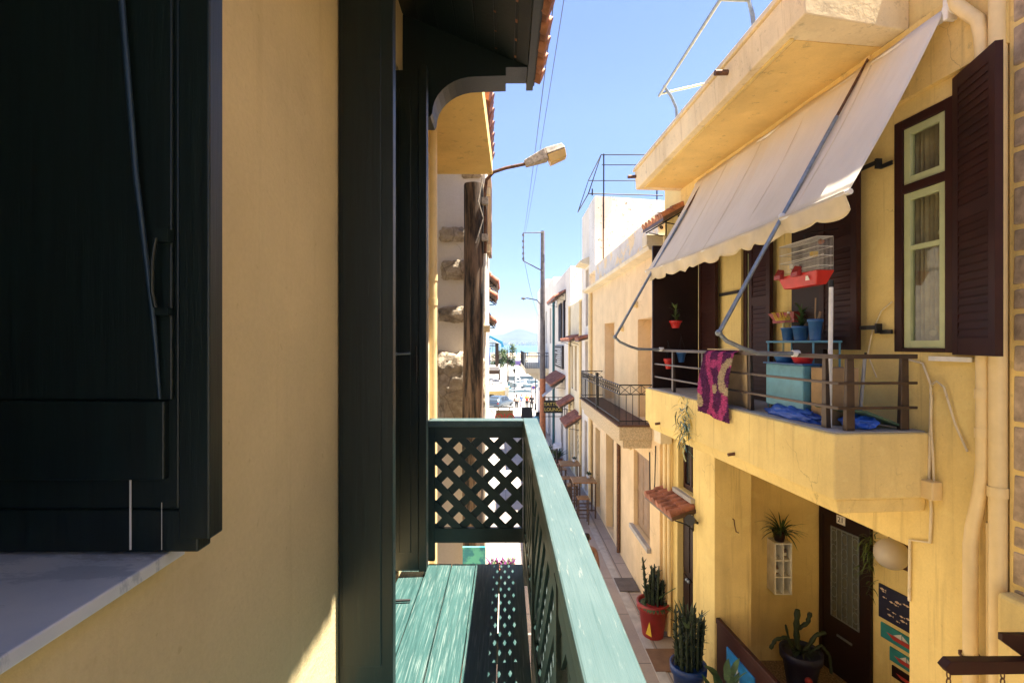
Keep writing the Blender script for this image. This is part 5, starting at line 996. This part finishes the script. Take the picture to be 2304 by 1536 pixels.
# ------------------------------------------------------------------ people
def person(label, x, y, hgt, yaw, shirt, legs, hair, skinm=None, sleeve=.5, stride=.22, long_hair=False, skirt=False, shirtless=False, bag=None, hat=None):
    g = GZ(y); t = thing("person", label, "person", (x, y, g)); k = hgt/1.75; c, s_ = math.cos(yaw), math.sin(yaw)
    W3 = lambda a, b, z: (x+(a*c-b*s_)*k, y+(a*s_+b*c)*k, g+z*k)       # a: to the right, b: forward
    sk = skinm or m_skin
    L = lambda *v: [tuple(Vector(W3(*q))-Vector((x, y, g))) for q in v]
    st = stride
    V = L((0, 0, .95), (0, -.01, 1.12), (0, -.02, 1.30), (0, -.01, 1.43), (0, .005, 1.50), (0, .02, 1.57), (0, .02, 1.70),
          (.095, 0, .90), (.10, st*.55, .50), (.10, st*.6, .09), (.10, st*.6+.13, .035), (-.095, 0, .90), (-.10, -st*.35, .50), (-.10, -st*1.1, .12), (-.10, -st*1.1+.12, .035),
          (.17, -.01, 1.40), (.22, -.04, 1.13), (.23, .05, .90), (.23, .09, .80), (-.17, -.01, 1.40), (-.22, .05, 1.13), (-.23, .12, .92), (-.23, .16, .83))
    E = [(0, 1), (1, 2), (2, 3), (3, 4), (4, 5), (5, 6), (0, 7), (7, 8), (8, 9), (9, 10), (0, 11), (11, 12), (12, 13), (13, 14), (3, 15), (15, 16), (16, 17), (17, 18), (3, 19), (19, 20), (20, 21), (21, 22)]
    Rr = [(.14, .10), (.125, .09), (.15, .10), (.10, .08), (.055, .055), (.082, .092), (.07, .08), .085, .055, .038, .03, .085, .055, .038, .03, .055, .042, .03, .028, .055, .042, .03, .028]
    Rr = [((r[0]*k, r[1]*k) if isinstance(r, tuple) else (r*k, r*k)) for r in Rr]
    skin("body", V, E, Rr, sk, t, 2)
    q = lambda *v: L(*v)
    gr = lambda r, e=.018: [(a[0]+e*k, a[1]+e*k) for a in r]
    if not shirtless:
        V2 = q((0, 0, .93), (0, -.01, 1.12), (0, -.02, 1.30), (0, -.01, 1.42), (.17, -.01, 1.40), (.17+.05*sleeve, -.01-.03*sleeve, 1.40-.27*sleeve), (-.17, -.01, 1.40), (-.17-.05*sleeve, -.01+.06*sleeve, 1.40-.27*sleeve))
        skin("shirt", V2, [(0, 1), (1, 2), (2, 3), (3, 4), (4, 5), (3, 6), (6, 7)], gr([Rr[0], Rr[1], Rr[2], Rr[3], Rr[15], Rr[16], Rr[19], Rr[20]], .02), shirt, t, 2)
    if skirt: V2 = q((0, 0, .98), (0, 0, .85), (0, .02, .5), (0, .02, .12)); skin("dress", V2, [(0, 1), (1, 2), (2, 3)], [(.15*k, .12*k), (.18*k, .15*k), (.20*k, .18*k), (.26*k, .24*k)], legs, t, 2)
    else:
        V2 = q((0, 0, .97), (.095, 0, .90), (.10, st*.55, .50), (.10, st*.6, .12), (-.095, 0, .90), (-.10, -st*.35, .50), (-.10, -st*1.1, .15))
        skin("trousers", V2, [(0, 1), (1, 2), (2, 3), (0, 4), (4, 5), (5, 6)], gr([Rr[0], Rr[7], Rr[8], Rr[9], Rr[11], Rr[12], Rr[13]], .022), legs, t, 2)
    hv = q((0, .0, 1.73), (0, -.025, 1.66), (0, -.05, 1.58))+(q((0, -.09, 1.45), (0, -.10, 1.32)) if long_hair else [])
    skin("hair", hv, [(i, i+1) for i in range(len(hv)-1)], [(.075*k, .08*k), (.088*k, .085*k), (.06*k, .05*k), (.07*k, .04*k), (.05*k, .03*k)][:len(hv)], hair, t, 2)
    p = MB(); F = lambda a, b, z: W3(a, b, z); p.ball(F(0, .115, 1.60), .018*k, 1.2, 6); p.build("nose", sk, t)
    for a in (-.032, .032): p = MB(); p.ball(F(a, .103, 1.625), .011*k, 1, 6); p.build("eye", m_iron, t)
    for a in (-.088, .088): p = MB(); p.ball(F(a, .02, 1.61), .022*k, 1.3, 6); p.build("ear", sk, t)
    if bag: V2 = q((0, -.17, 1.0), (0, -.19, 1.2), (0, -.16, 1.36)); skin("backpack", V2, [(0, 1), (1, 2)], [(.15*k, .09*k), (.16*k, .10*k), (.11*k, .07*k)], bag, t, 2)
    if hat: V2 = q((0, .01, 1.72), (0, -.01, 1.66)); skin("cap", V2, [(0, 1)], [(.09*k, .10*k), (.105*k, .11*k)], hat, t, 2)
    return t
person("person with long dark hair, white bag and black trousers walking away past the silver car", 1.10, 52.2, 1.72, .1, m_whitec, m_black, m_hair, None, .6, .30, True, bag=m_pink)
person("person in a blue top and long pale lavender skirt walking away down the street", 1.62, 53.0, 1.70, -.05, m_bluec, m_lav, m_hairb, None, .5, .2, False, True)
person("person in a yellow green vest with a red cap and red bag walking away", 2.17, 52.4, 1.74, 0, m_hivis, m_black, m_hair, None, .5, .25, bag=m_redc, hat=m_redc)
person("person all in black with reddish hair walking away at the right of the group", 2.62, 51.6, 1.70, -.15, m_black, m_black, m_redpot, None, .95, .25)
person("bare backed person with short dark hair walking on the pavement beside the green handrail", 1.46, 9.35, 1.72, .05, None, m_black, m_hair, m_skind, 1, .18, shirtless=True)
# ------------------------------------------------------------------ steel pole and wires
SPO = thing("steel_pole", "tall slim power pole grey above and orange below with a square bracket", "pole", (1.80, 25, GZ(25)-.1)); p = MB(); p.tube([(1.80, 25, -1.72), (1.80, 25, 5.47)], [.135, .095], 14); p.build("upper_pole", m_greypole, SPO); p = MB(); p.tube([(1.80, 25, GZ(25)-.1), (1.80, 25, -1.721)], [.15, .14], 14); p.build("lower_pole", m_orange, SPO)
p = MB(); p.tube([(1.80, 24.9, 5.38), (.85, 24.9, 5.36), (.85, 24.9, 4.0), (1.80, 24.9, 3.5)], .03, 6)
for z in (5.2, 4.9, 4.6, 4.3, 4.05): p.tube([(.85, 24.86, z), (.85, 24.86, z+.1)], .055, 8)
p.box(1.72, 1.88, 24.8, 24.9, 3.9, 4.3); p.build("wire_bracket", m_greypole, SPO)
p = MB(); p.tube([(1.70, 24.9, 1.2), (1.68, 24.9, 1.9), (1.5, 24.9, 2.1), (1.0, 24.9, 2.2)], .025, 6); p.lathe((.86, 24.9, 2.16), [(.02, .07), (.13, .03), (.13, 0), (.01, -.06)], 12); p.build("lamp_arm", m_greypole, SPO)
for i, (a, b, lab) in enumerate((((.87, 24.9, 5.3), (.47, 4.5, 3.4), "thin overhead wire running up from the steel pole, left of the pair"), ((.95, 24.9, 5.36), (.82, 6.0, 4.9), "thin overhead wire running up from the steel pole, right of the pair"))):
    A = Vector(a); B = Vector(b); Q = [A.lerp(B, k/24)-Vector((0, 0, .18*math.sin(math.pi*k/24))) for k in range(25)]; Q.append(Q[-1]+(Q[-1]-Q[-2])*4); p = MB(); p.tube(Q, .006, 5); tag(p.build("overhead_wire", m_iron), lab, "wire")
p = MB(); A = Vector((.87, 24.9, 4.2)); B = Vector((1.9, 30, 1.6)); p.tube([A.lerp(B, k/8)-Vector((0, 0, .3*math.sin(math.pi*k/8))) for k in range(9)], .008, 5); tag(p.build("slack_wire", m_iron), "slack wire drooping from the pole bracket to the white house", "wire")
# ------------------------------------------------------------------ street end: boards, scooter, car
SI = thing("red_letter_sign", "hanging pale sign with big red letters just above the green handrail", "sign", (-.05, 14, -2.3)); p = MB(); p.box(-.27, .20, 13.98, 14.02, -2.45, -1.83); p.build("board", M("tan_sign_board", (.17, .115, .05), .7), SI); text_part("lettering", "OIO", .30, m_signred, SI, (-.03, 13.978, -2.035), (1, 0, 0), (0, 0, 1)); p = MB(); p.tube([(-.5, 14, -1.75), (.22, 14, -1.75)], .022, 6); p.tube([(.1, 14, -1.75), (.1, 14, -1.83)], .012, 6); p.tube([(-.2, 14, -1.75), (-.2, 14, -1.83)], .012, 6); p.tube([(-.5, 14, -1.75), (-.5, 14, GZ(14))], .03, 6); p.build("hanger", m_iron, SI)
MU = thing("mural_board", "turquoise painted board standing low in front of the wooden pole", "board", (-.4, 5.95, -5.15)); p = MB(); p.box(-.50, -.24, 5.93, 5.96, -3.5, -2.36); m = NT("mural_paint"); m.color(m.mix(m.ramp(m.noise(9, None, 6), .45, .55), (.02, .22, .30), (.10, .48, .42))); p.build("board", m.m, MU); p = MB(); p.box(-.39, -.35, 5.965, 6.0, -5.15, -2.4); p.build("post", m_legw, MU)
FL = thing("flower_box", "purple flowers in a trough below the balcony end", "flowers", (-.05, 6.2, -5.15)); p = MB(); p.box(-.22, .12, 6.1, 6.3, -2.86, -2.70); p.build("trough", m_terra, FL); p = MB(); p.box(-.08, -.04, 6.18, 6.22, -5.15, -2.861); p.build("stand", m_iron, FL); p = MB()
for i in range(70): an = rnd.uniform(0, 6.3); p.blade((rnd.uniform(-.2, .1), rnd.uniform(6.12, 6.28), -2.69), (math.cos(an), math.sin(an), 1.5), rnd.uniform(.05, .12), .016, .4, 3, rnd.choice([0, 1, 1]))
p.build("blooms", [m_leaf, m_purple], FL)
AB = thing("a_board", "black folding A board standing in the street before the walkers", "A board", (1.55, 38, GZ(38))); g = GZ(38)
for nm, y0, y1 in (("front_panel", 37.6, 37.95), ("back_panel", 38.35, 38.0)): p = MB(); p.hexa([(1.10, y0, g), (2.0, y0, g), (2.0, y0+.04, g), (1.10, y0+.04, g), (1.2, y1, g+1.45), (1.95, y1, g+1.45), (1.95, y1+.04, g+1.45), (1.2, y1+.04, g+1.45)]); p.build(nm, m_iron, AB)
p = MB(); p.hexa([(1.07, 37.59, g), (1.12, 37.59, g), (1.12, 37.63, g), (1.07, 37.63, g), (1.19, 37.94, g+1.45), (1.23, 37.94, g+1.45), (1.23, 37.98, g+1.45), (1.19, 37.98, g+1.45)]); p.build("frame", m_legw, AB)
def scooter(label, x, y, yaw, m):
    g = GZ(y); t = thing("scooter", label, "scooter", (x, y, g), "scooters parked at the street end"); c, s_ = math.cos(yaw), math.sin(yaw); F = lambda a, b, z: (x+a*c-b*s_, y+a*s_+b*c, g+z)
    for b in (-.6, .6): p = MB(F); p.tube([(-.05, b, .25), (.05, b, .25)], .25, 16); w = p.build("wheel", m_tyre, t); q = MB(F); q.tube([(-.055, b, .25), (.055, b, .25)], .12, 12); q.build("rim", m_steel, w)
    p = MB(F); p.hexa([(-.16, -.75, .45), (.16, -.75, .45), (.14, -.1, .35), (-.14, -.1, .35), (-.15, -.85, .72), (.15, -.85, .72), (.14, -.1, .70), (-.14, -.1, .70)]); p.box(-.13, .13, -.1, .4, .28, .36); p.hexa([(-.18, .38, .3), (.18, .38, .3), (.1, .55, .35), (-.1, .55, .35), (-.17, .3, .95), (.17, .3, .95), (.1, .42, .98), (-.1, .42, .98)]); p.build("body", m, t, .03)
    p = MB(F); p.hexa([(-.13, -.8, .73), (.13, -.8, .73), (.12, -.1, .71), (-.12, -.1, .71), (-.12, -.78, .80), (.12, -.78, .80), (.1, -.14, .78), (-.1, -.14, .78)]); p.build("seat", m_tyre, t, .02); p = MB(F); p.tube([(-.32, .3, 1.0), (0, .37, 1.02), (.32, .3, 1.0)], .018, 6); p.tube([(-.22, .33, 1.02), (-.28, .33, 1.2)], .02, 6); p.tube([(.22, .33, 1.02), (.28, .33, 1.2)], .02, 6); p.build("handlebar", m_iron, t)
scooter("blue and black scooter parked beside the black A board", 2.25, 36.5, 2.9, m_lblue); scooter("dark scooter parked behind the blue one by the orange pole", 2.55, 39.0, .3, m_black)
CR = thing("parked_car", "silver blue hatchback seen from behind at the end of the street", "car", (-.55, 53.6, GZ(53.6)))
gy = GZ(53.6)+.01; yaw = R_(-24); c_, s2 = math.cos(yaw), math.sin(yaw); CF = lambda a, b, z: (-.62+a*c_-b*s2, 53.9+a*s2+b*c_, gy+z)
st = [(-1.98, .74, .36, .80, .88), (-1.93, .80, .30, .88, .98), (-1.62, .83, .24, .93, 1.24), (-1.25, .84, .22, .94, 1.40), (-.3, .84, .22, .93, 1.45), (.35, .84, .22, .92, 1.40), (.95, .83, .22, .90, .98), (1.75, .80, .25, .80, .84), (2.0, .70, .32, .66, .70)]
vs = []
for b, w, z0, zb, zt in st: tw = w*.74 if zt-zb > .2 else w*.9; vs += [(-w*.9, b, z0), (-w, b, (z0+zb)/2), (-w*.98, b, zb), (-tw, b, zt-.03), (-tw*.8, b, zt), (tw*.8, b, zt), (tw, b, zt-.03), (w*.98, b, zb), (w, b, (z0+zb)/2), (w*.9, b, z0)]
p = MB(CF); nn = 10; p.add(vs, [(i*nn+k, i*nn+(k+1) % nn, (i+1)*nn+(k+1) % nn, (i+1)*nn+k) for i in range(len(st)-1) for k in range(nn)]+[tuple(range(nn))[::-1], tuple(range((len(st)-1)*nn, len(st)*nn))], True); p.build("body", m_car, CR)
p = MB(CF); p.quad((-.60, -1.90, 1.02), (.60, -1.90, 1.02), (.52, -1.37, 1.385), (-.52, -1.37, 1.385)); p.build("rear_window", m_dglass, CR)
for sx in (-1, 1):
    p = MB(CF)
    for a, b in ((-1.2, -.45), (-.38, .45)): p.add([(sx*.835, a, .96), (sx*.835, b, .96), (sx*.665, min(b, .28), 1.37), (sx*.665, a+.12, 1.37)], [(0, 1, 2, 3)])
    p.build("side_window", m_dglass, CR)
    p = MB(CF); p.box(sx*.60, sx*.78, -2.0, -1.94, .72, .86) if sx > 0 else p.box(-.78, -.60, -2.0, -1.94, .72, .86); p.build("tail_light", m_redpot, CR)
    for b in (-1.25, 1.3): p = MB(CF); p.tube([(sx*.72, b, .30), (sx*.86, b, .30)], .30, 18); w = p.build("wheel", m_tyre, CR); q = MB(CF); q.tube([(sx*.855, b, .30), (sx*.872, b, .30)], .19, 14); q.build("rim", m_steel, w)
p = MB(CF); p.box(-.74, .74, -2.04, -1.93, .34, .56); p.build("bumper", m_car, CR, .03); p = MB(CF); p.box(-.26, .26, -2.052, -2.041, .40, .51); p.build("number_plate", m_whitep, CR)
# ------------------------------------------------------------------ harbour end
RW = thing("retaining_wall", "low ochre retaining wall with end pier behind the silver car", "wall", (-3, 57, -7)); p = MB(); p.hexa([(-9, 56.8, -7.3), (.0, 56.8, -7.3), (.0, 57.19, -7.3), (-9, 57.19, -7.3), (-9, 56.8, -5.62), (.0, 56.8, -5.25), (.0, 57.19, -5.25), (-9, 57.19, -5.62)]); p.build("wall", m_soffit, RW); p = MB(); p.box(-.1, .35, 56.6, 57.1, -7.3, -4.9); p.box(-.16, .41, 56.55, 57.15, -4.899, -4.8); p.build("pier", m_cream, RW)
p = MB(); p.hexa([(-1.9, 56.75, -7.3), (-1.3, 56.75, -7.3), (-1.3, 56.799, -7.3), (-1.9, 56.799, -7.3), (-1.9, 56.75, -5.7), (-1.3, 56.75, -5.7), (-1.3, 56.799, -5.7), (-1.9, 56.799, -5.7)]); p.build("doorway", m_dark, RW)
FE = thing("iron_fence", "thin black iron fence on top of the ochre retaining wall", "fence", (-3, 57, -5.5)); p = MB(); p.tube([(-9, 57, -4.9), (-.1, 57, -4.45)], .03, 5)
for i in range(46): x = -9+8.9*i/45; z = -5.6+.37*i/45; p.tube([(x, 57, z), (x, 57, z+.75)], .014, 4)
p.build("bars", m_iron, FE)
def lamp_post(label, x, y, z0, h, globe=False):
    t = thing("lamp_post", label, "lamp post", (x, y, z0)); p = MB(); p.tube([(x, y, z0), (x, y, z0+.9), (x, y, z0+.92), (x, y, z0+h-.5)], [.11, .09, .05, .045], 8); p.build("pole", m_iron, t); p = MB()
    if globe: p.ball((x, y, z0+h-.28), .26, 1, 10); p.build("lamp_globe", m_lampy, t)
    else: p.lathe((x, y, z0+h-.5), [(.08, 0), (.17, .35), (.19, .37), (.03, .55), (.02, .62)], 8); p.build("lantern", m_iron, t)
lamp_post("black lantern post behind the silver car", 1.0, 60, -7.1, 4.1); lamp_post("far black lantern post on the bright quay", 4.6, 112, -7.0, 3.4); lamp_post("black lamp post with an amber globe beside the no parking sign", 2.9, 50, -6.8, 3.9, True)
NP = thing("no_parking_sign", "round no parking sign on a white plate and thin post", "sign", (2.8, 51, -6.9)); p = MB(); p.tube([(2.55, 51.5, -6.9), (2.55, 51.5, -4.2)], .03, 6); p.build("post", m_iron, NP); p = MB(); p.box(2.58, 2.98, 51.46, 51.48, -5.25, -4.2); p.build("plate", m_whitep, NP); p = MB(); p.tube([(2.78, 51.455, -4.45), (2.78, 51.44, -4.45)], .16, 18); p.build("red_ring", m_signred, NP); p = MB(); p.tube([(2.78, 51.439, -4.45), (2.78, 51.43, -4.45)], .115, 18); p.build("blue_disc", m_banner, NP)
def tree(label, x, y, z0, h, rx, rz, n, m, cx=0):
    t = thing("tree", label, "tree", (x, y, z0)); p = MB(); top = z0+h
    p.tube([(x, y, z0), (x+.03, y, z0+h*.3), (x-.05, y+.05, z0+h*.6), (x+cx*.5, y, z0+h*.9)], [.13, .10, .07, .02], 8)
    for i in range(7): an = rnd.uniform(0, 6.3); z = z0+h*rnd.uniform(.35, .7); p.tube([(x, y, z), (x+rx*.4*math.cos(an), y+rx*.4*math.sin(an), z+.4), (x+rx*.8*math.cos(an), y+rx*.8*math.sin(an), z+rnd.uniform(.3, 1.2))], [.05, .03, .01], 5)
    p.build("trunk", m_pole, t); l = MB(); cl = [(rnd.uniform(-.75, .75)*rx+cx, rnd.uniform(-.75, .75)*rx, rnd.uniform(-.85, .85)*rz, rnd.uniform(.3, .55)*rx) for _ in range(16)]
    for i in range(n):
        a = rnd.choice(cl); v = Vector((rnd.gauss(0, 1), rnd.gauss(0, 1), rnd.gauss(0, 1))).normalized()*a[3]*rnd.random()**.4; c = Vector((x+a[0], y+a[1], top-rz+a[2]))+v; l.blade(c, (rnd.gauss(0, 1), rnd.gauss(0, 1), rnd.gauss(0, .6)-.3), rnd.uniform(.18, .34), .06, .6, 2, rnd.choice([0, 0, 1]))
    l.build("crown", m, t)
tree("slender light green tree on the plaza before the sea", .3, 75, -5.6, 5.7, 1.25, 2.0, 2600, [m_leaf2, m_leaf]); tree("darker olive green tree left of the slender one on the plaza", -1.0, 79, -5.6, 5.6, 1.35, 2.0, 2400, [m_leaf3, m_leaf])
EX = thing("excavator", "bright blue excavator with raised folded arm behind the trees", "excavator", (-3, 92, -5.6)); p = MB()
for a, b, w in (((-4.2, 92, -3.2), (-3.05, 92, 1.25), .28), ((-3.05, 92, 1.3), (-.6, 92, .0), .25)): d = (Vector(b)-Vector(a)).normalized(); u = Vector((-d.z, 0, d.x))*w; p.prism([tuple(Vector(a)-u*.7), tuple(Vector(a)+u*.7), tuple(Vector(b)+u), tuple(Vector(b)-u)], (0, .5, 0))
p.build("arm", m_crane, EX, .04); p = MB(); p.tube([(-2.9, 91.9, .7), (-1.3, 91.9, -.05)], .1, 8); p.build("ram", m_steel, EX); p = MB(); p.box(-6.6, -3.6, 91.2, 93.6, -4.6, -3.0); p.box(-5.2, -3.9, 91.3, 92.6, -2.999, -1.6); p.build("cab", m_crane, EX, .1)
for y in (91.3, 93.0): p = MB(); p.tube([(-6.6, y, -5.1), (-3.6, y, -5.1)], .48, 10); p.build("track", m_tyre, EX)
p = MB(); p.hexa([(-.85, 91.9, -.7), (-.3, 91.9, -.7), (-.3, 92.6, -.7), (-.85, 92.6, -.7), (-.8, 91.9, -.02), (-.5, 91.9, -.02), (-.5, 92.6, -.02), (-.8, 92.6, -.02)]); p.build("bucket", m_crane, EX)
TR = thing("corner_terrace", "raised corner terrace with dark railing and a brown post at the far left", "terrace", (-1.2, 30, -6)); p = MB(); p.box(-6, -.38, 29.8, 33, -1.58, -1.36); p.build("slab", m_white, TR); p = MB(); p.box(-6, -.40, 29.85, 29.9, -1.80, -1.581); p.build("beam", m_legw, TR)
p = MB(); p.box(-.62, -.42, 30, 30.2, -1.359, .0); p.build("post", m_legw, TR); p = MB()
for z in (.0, -.15, -1.25): p.tube([(-6, 29.9, z), (-.45, 29.9, z)], .022, 5)
for i in range(22): x = -6+5.5*i/21; p.tube([(x, 29.9, -1.359), (x, 29.9, 0)], .014, 4)
p.build("railing", m_iron, TR)
for x in (-5.8, -3.4, -2.0): p = MB(); p.box(x-.1, x+.1, 32.6, 32.8, GZ(32)-.05, -1.581); p.build("support", m_legw, TR)
BN = thing("blue_canvas", "bright blue canvas panel hung on the terrace railing", "canvas", (-1.3, 29.8, -1.3)); p = MB(); n = 20; vs = []
for i in range(n+1):
    for z in (-1.30, -.28): vs.append((-1.9+1.0*i/n, 29.83-.03*math.sin(i*1.1), z))
p.add(vs, [(2*i, 2*i+1, 2*i+3, 2*i+2) for i in range(n)], True); o = p.build("sheet", m_banner, BN); s_ = o.modifiers.new("t", 'SOLIDIFY'); s_.thickness = .02; p = MB(); p.tube([(-1.92, 29.83, -.27), (-.88, 29.83, -.27)], .02, 6); p.build("rod", m_iron, BN)
# cafe tables and chairs in the shade of the plaza
CT = thing("cafe_set", "", "cafe table", (-3.0, 66, -5.6), "cafe tables on the plaza"); p = MB(); p.tube([(-3, 66, -4.88), (-3, 66, -4.84)], .45, 16); p.build("tabletop", m_iron, CT); p = MB(); p.tube([(-3, 66, -5.6), (-3, 66, -4.88)], .04, 6); p.tube([(-3, 66, -5.6), (-3, 66, -5.57)], .25, 12); p.build("pedestal", m_steel, CT); CT.name = "cafe_table"
CH = thing("cafe_chair", "", "chair", (-3.7, 66, -5.6), "dark chairs at the cafe tables"); p = MB(); p.box(-3.92, -3.48, 65.78, 66.22, -5.17, -5.13); p.build("seat", m_black, CH, .01); p = MB(); p.hexa([(-3.92, 65.8, -5.1), (-3.89, 65.8, -5.1), (-3.89, 66.2, -5.1), (-3.92, 66.2, -5.1), (-3.98, 65.82, -4.72), (-3.95, 65.82, -4.72), (-3.95, 66.18, -4.72), (-3.98, 66.18, -4.72)]); p.build("backrest", m_black, CH)
for a, b in ((-1, -1), (1, -1), (-1, 1), (1, 1)): p = MB(); p.tube([(-3.7+a*.2, 66+b*.2, -5.6), (-3.7+a*.18, 66+b*.18, -5.171)], .015, 5); p.build("leg", m_steel, CH)
words = ["at the left end", "second from the left", "third from the left", "at the right end"]
for i, (x, y) in enumerate(((-4.1, 69), (-3.0, 66), (-2.2, 70), (-1.3, 66.5))):
    c = CT if i == 1 else copy_tree(CT); c.location = (x, y, -5.6); c["label"] = "round dark cafe table on the plaza, "+words[i]
    for j, dx in enumerate((-.62, .62)):
        c = CH if (i == 1 and j == 0) else copy_tree(CH); c.location = (x+dx, y, -5.6); c.rotation_euler = (0, 0, 0 if j == 0 else math.pi); c["label"] = "dark chair on the %s side of the cafe table %s" % (("left", "right")[j], words[i])
# boats in the marina
BO = thing("small_boat", "", "boat", (6, 100, -8.3), "small white boats moored in the marina"); st = [(-2.4, .75, .7), (-1, .95, .65), (.8, .85, .75), (2.0, .4, .95), (2.6, .04, 1.1)]; vs = []
for b, w, z in st: vs += [(6+b, 100-w, -8.3+z), (6+b, 100-w*.75, -8.42), (6+b, 100+w*.75, -8.42), (6+b, 100+w, -8.3+z)]
p = MB(); p.add(vs, [(i*4+k, i*4+(k+1) % 4, i*4+4+(k+1) % 4, i*4+4+k) for i in range(4) for k in range(4)]+[(0, 1, 2, 3), (16, 17, 18, 19)]); p.build("hull", m_hull, BO); p = MB(); p.hexa([(5.3, 99.45, -7.62), (6.7, 99.5, -7.6), (6.7, 100.5, -7.6), (5.3, 100.55, -7.62), (5.5, 99.55, -6.8), (6.3, 99.6, -6.85), (6.3, 100.4, -6.85), (5.5, 100.45, -6.8)]); p.build("cabin", m_whitep, BO, .05); p = MB(); p.hexa([(6.0, 99.44, -7.3), (6.62, 99.47, -7.3), (6.62, 99.47, -7.29), (6.0, 99.44, -7.29), (6.0, 99.5, -7.0), (6.4, 99.54, -7.0), (6.4, 99.55, -7.0), (6.0, 99.51, -7.0)]); p.build("window", m_dglass, BO); p = MB(); p.tube([(6.8, 100, -7.6), (6.8, 100, -5.4)], .03, 5); p.build("mast", m_steel, BO)
bl = ["nearest small white boat by the amber lamp post", "small white boat left of the nearest one", "small white boat right of the no parking sign", "white boat in the second row at the left", "white boat in the second row at the right", "white boat in the third row at the left by the quay", "white boat in the third row at the right by the quay", "white boat in the furthest row beside the quay", "white boat in the furthest row at the right"]
for i, (x, y) in enumerate(((5.4, 81), (2.4, 84), (7.6, 87), (3.2, 96), (7.6, 98), (2.4, 103.5), (6.2, 105))):
    c = BO if i == 0 else copy_tree(BO); c.location = (x, y, -8.3); c.rotation_euler = (0, 0, rnd.uniform(-.35, .35)+(math.pi if i % 3 == 0 else 0)); c["label"] = bl[i]
JT = thing("pontoon", "grey pontoon between the moored boats", "pontoon", (5, 93, -8.3)); p = MB(); p.box(1, 12, 90.5, 91.5, -8.5, -7.9); p.build("deck", m_greyp, JT)
QV = thing("purple_van", "long purple and white parked van on the far quay", "van", (4.3, 155, -7)); p = MB(); p.box(1.0, 5.2, 155, 157, -6.7, -5.4); p.build("body", M("van_purple", (.16, .10, .30), .4), QV, .15); p = MB(); p.box(1.1, 5.1, 155.05, 156.95, -5.399, -4.7); p.build("cabin", m_whitep, QV, .2)
for x in (1.8, 4.4): p = MB(); p.tube([(x, 154.95, -6.66), (x, 157.05, -6.66)], .34, 12); p.build("wheel", m_tyre, QV)
# what stands behind the viewer along the same street, and closes it
BH = thing("rear_street_houses", "plain ochre house further up the street behind the balcony", "house", (4, -6, -5.15)); p = MB(Rf); p.box(-13, 2.99, -6, 0, -5.2, 4.3); p.build("wall", m_cream, BH)
BH2 = thing("rear_left_house", "plain house adjoining the balcony house up the street", "house", (-2, -8, -5.15)); p = MB(); p.box(-6, -.75, -14, -2.51, -5.2, 3.4); p.build("wall", m_cream, BH2)
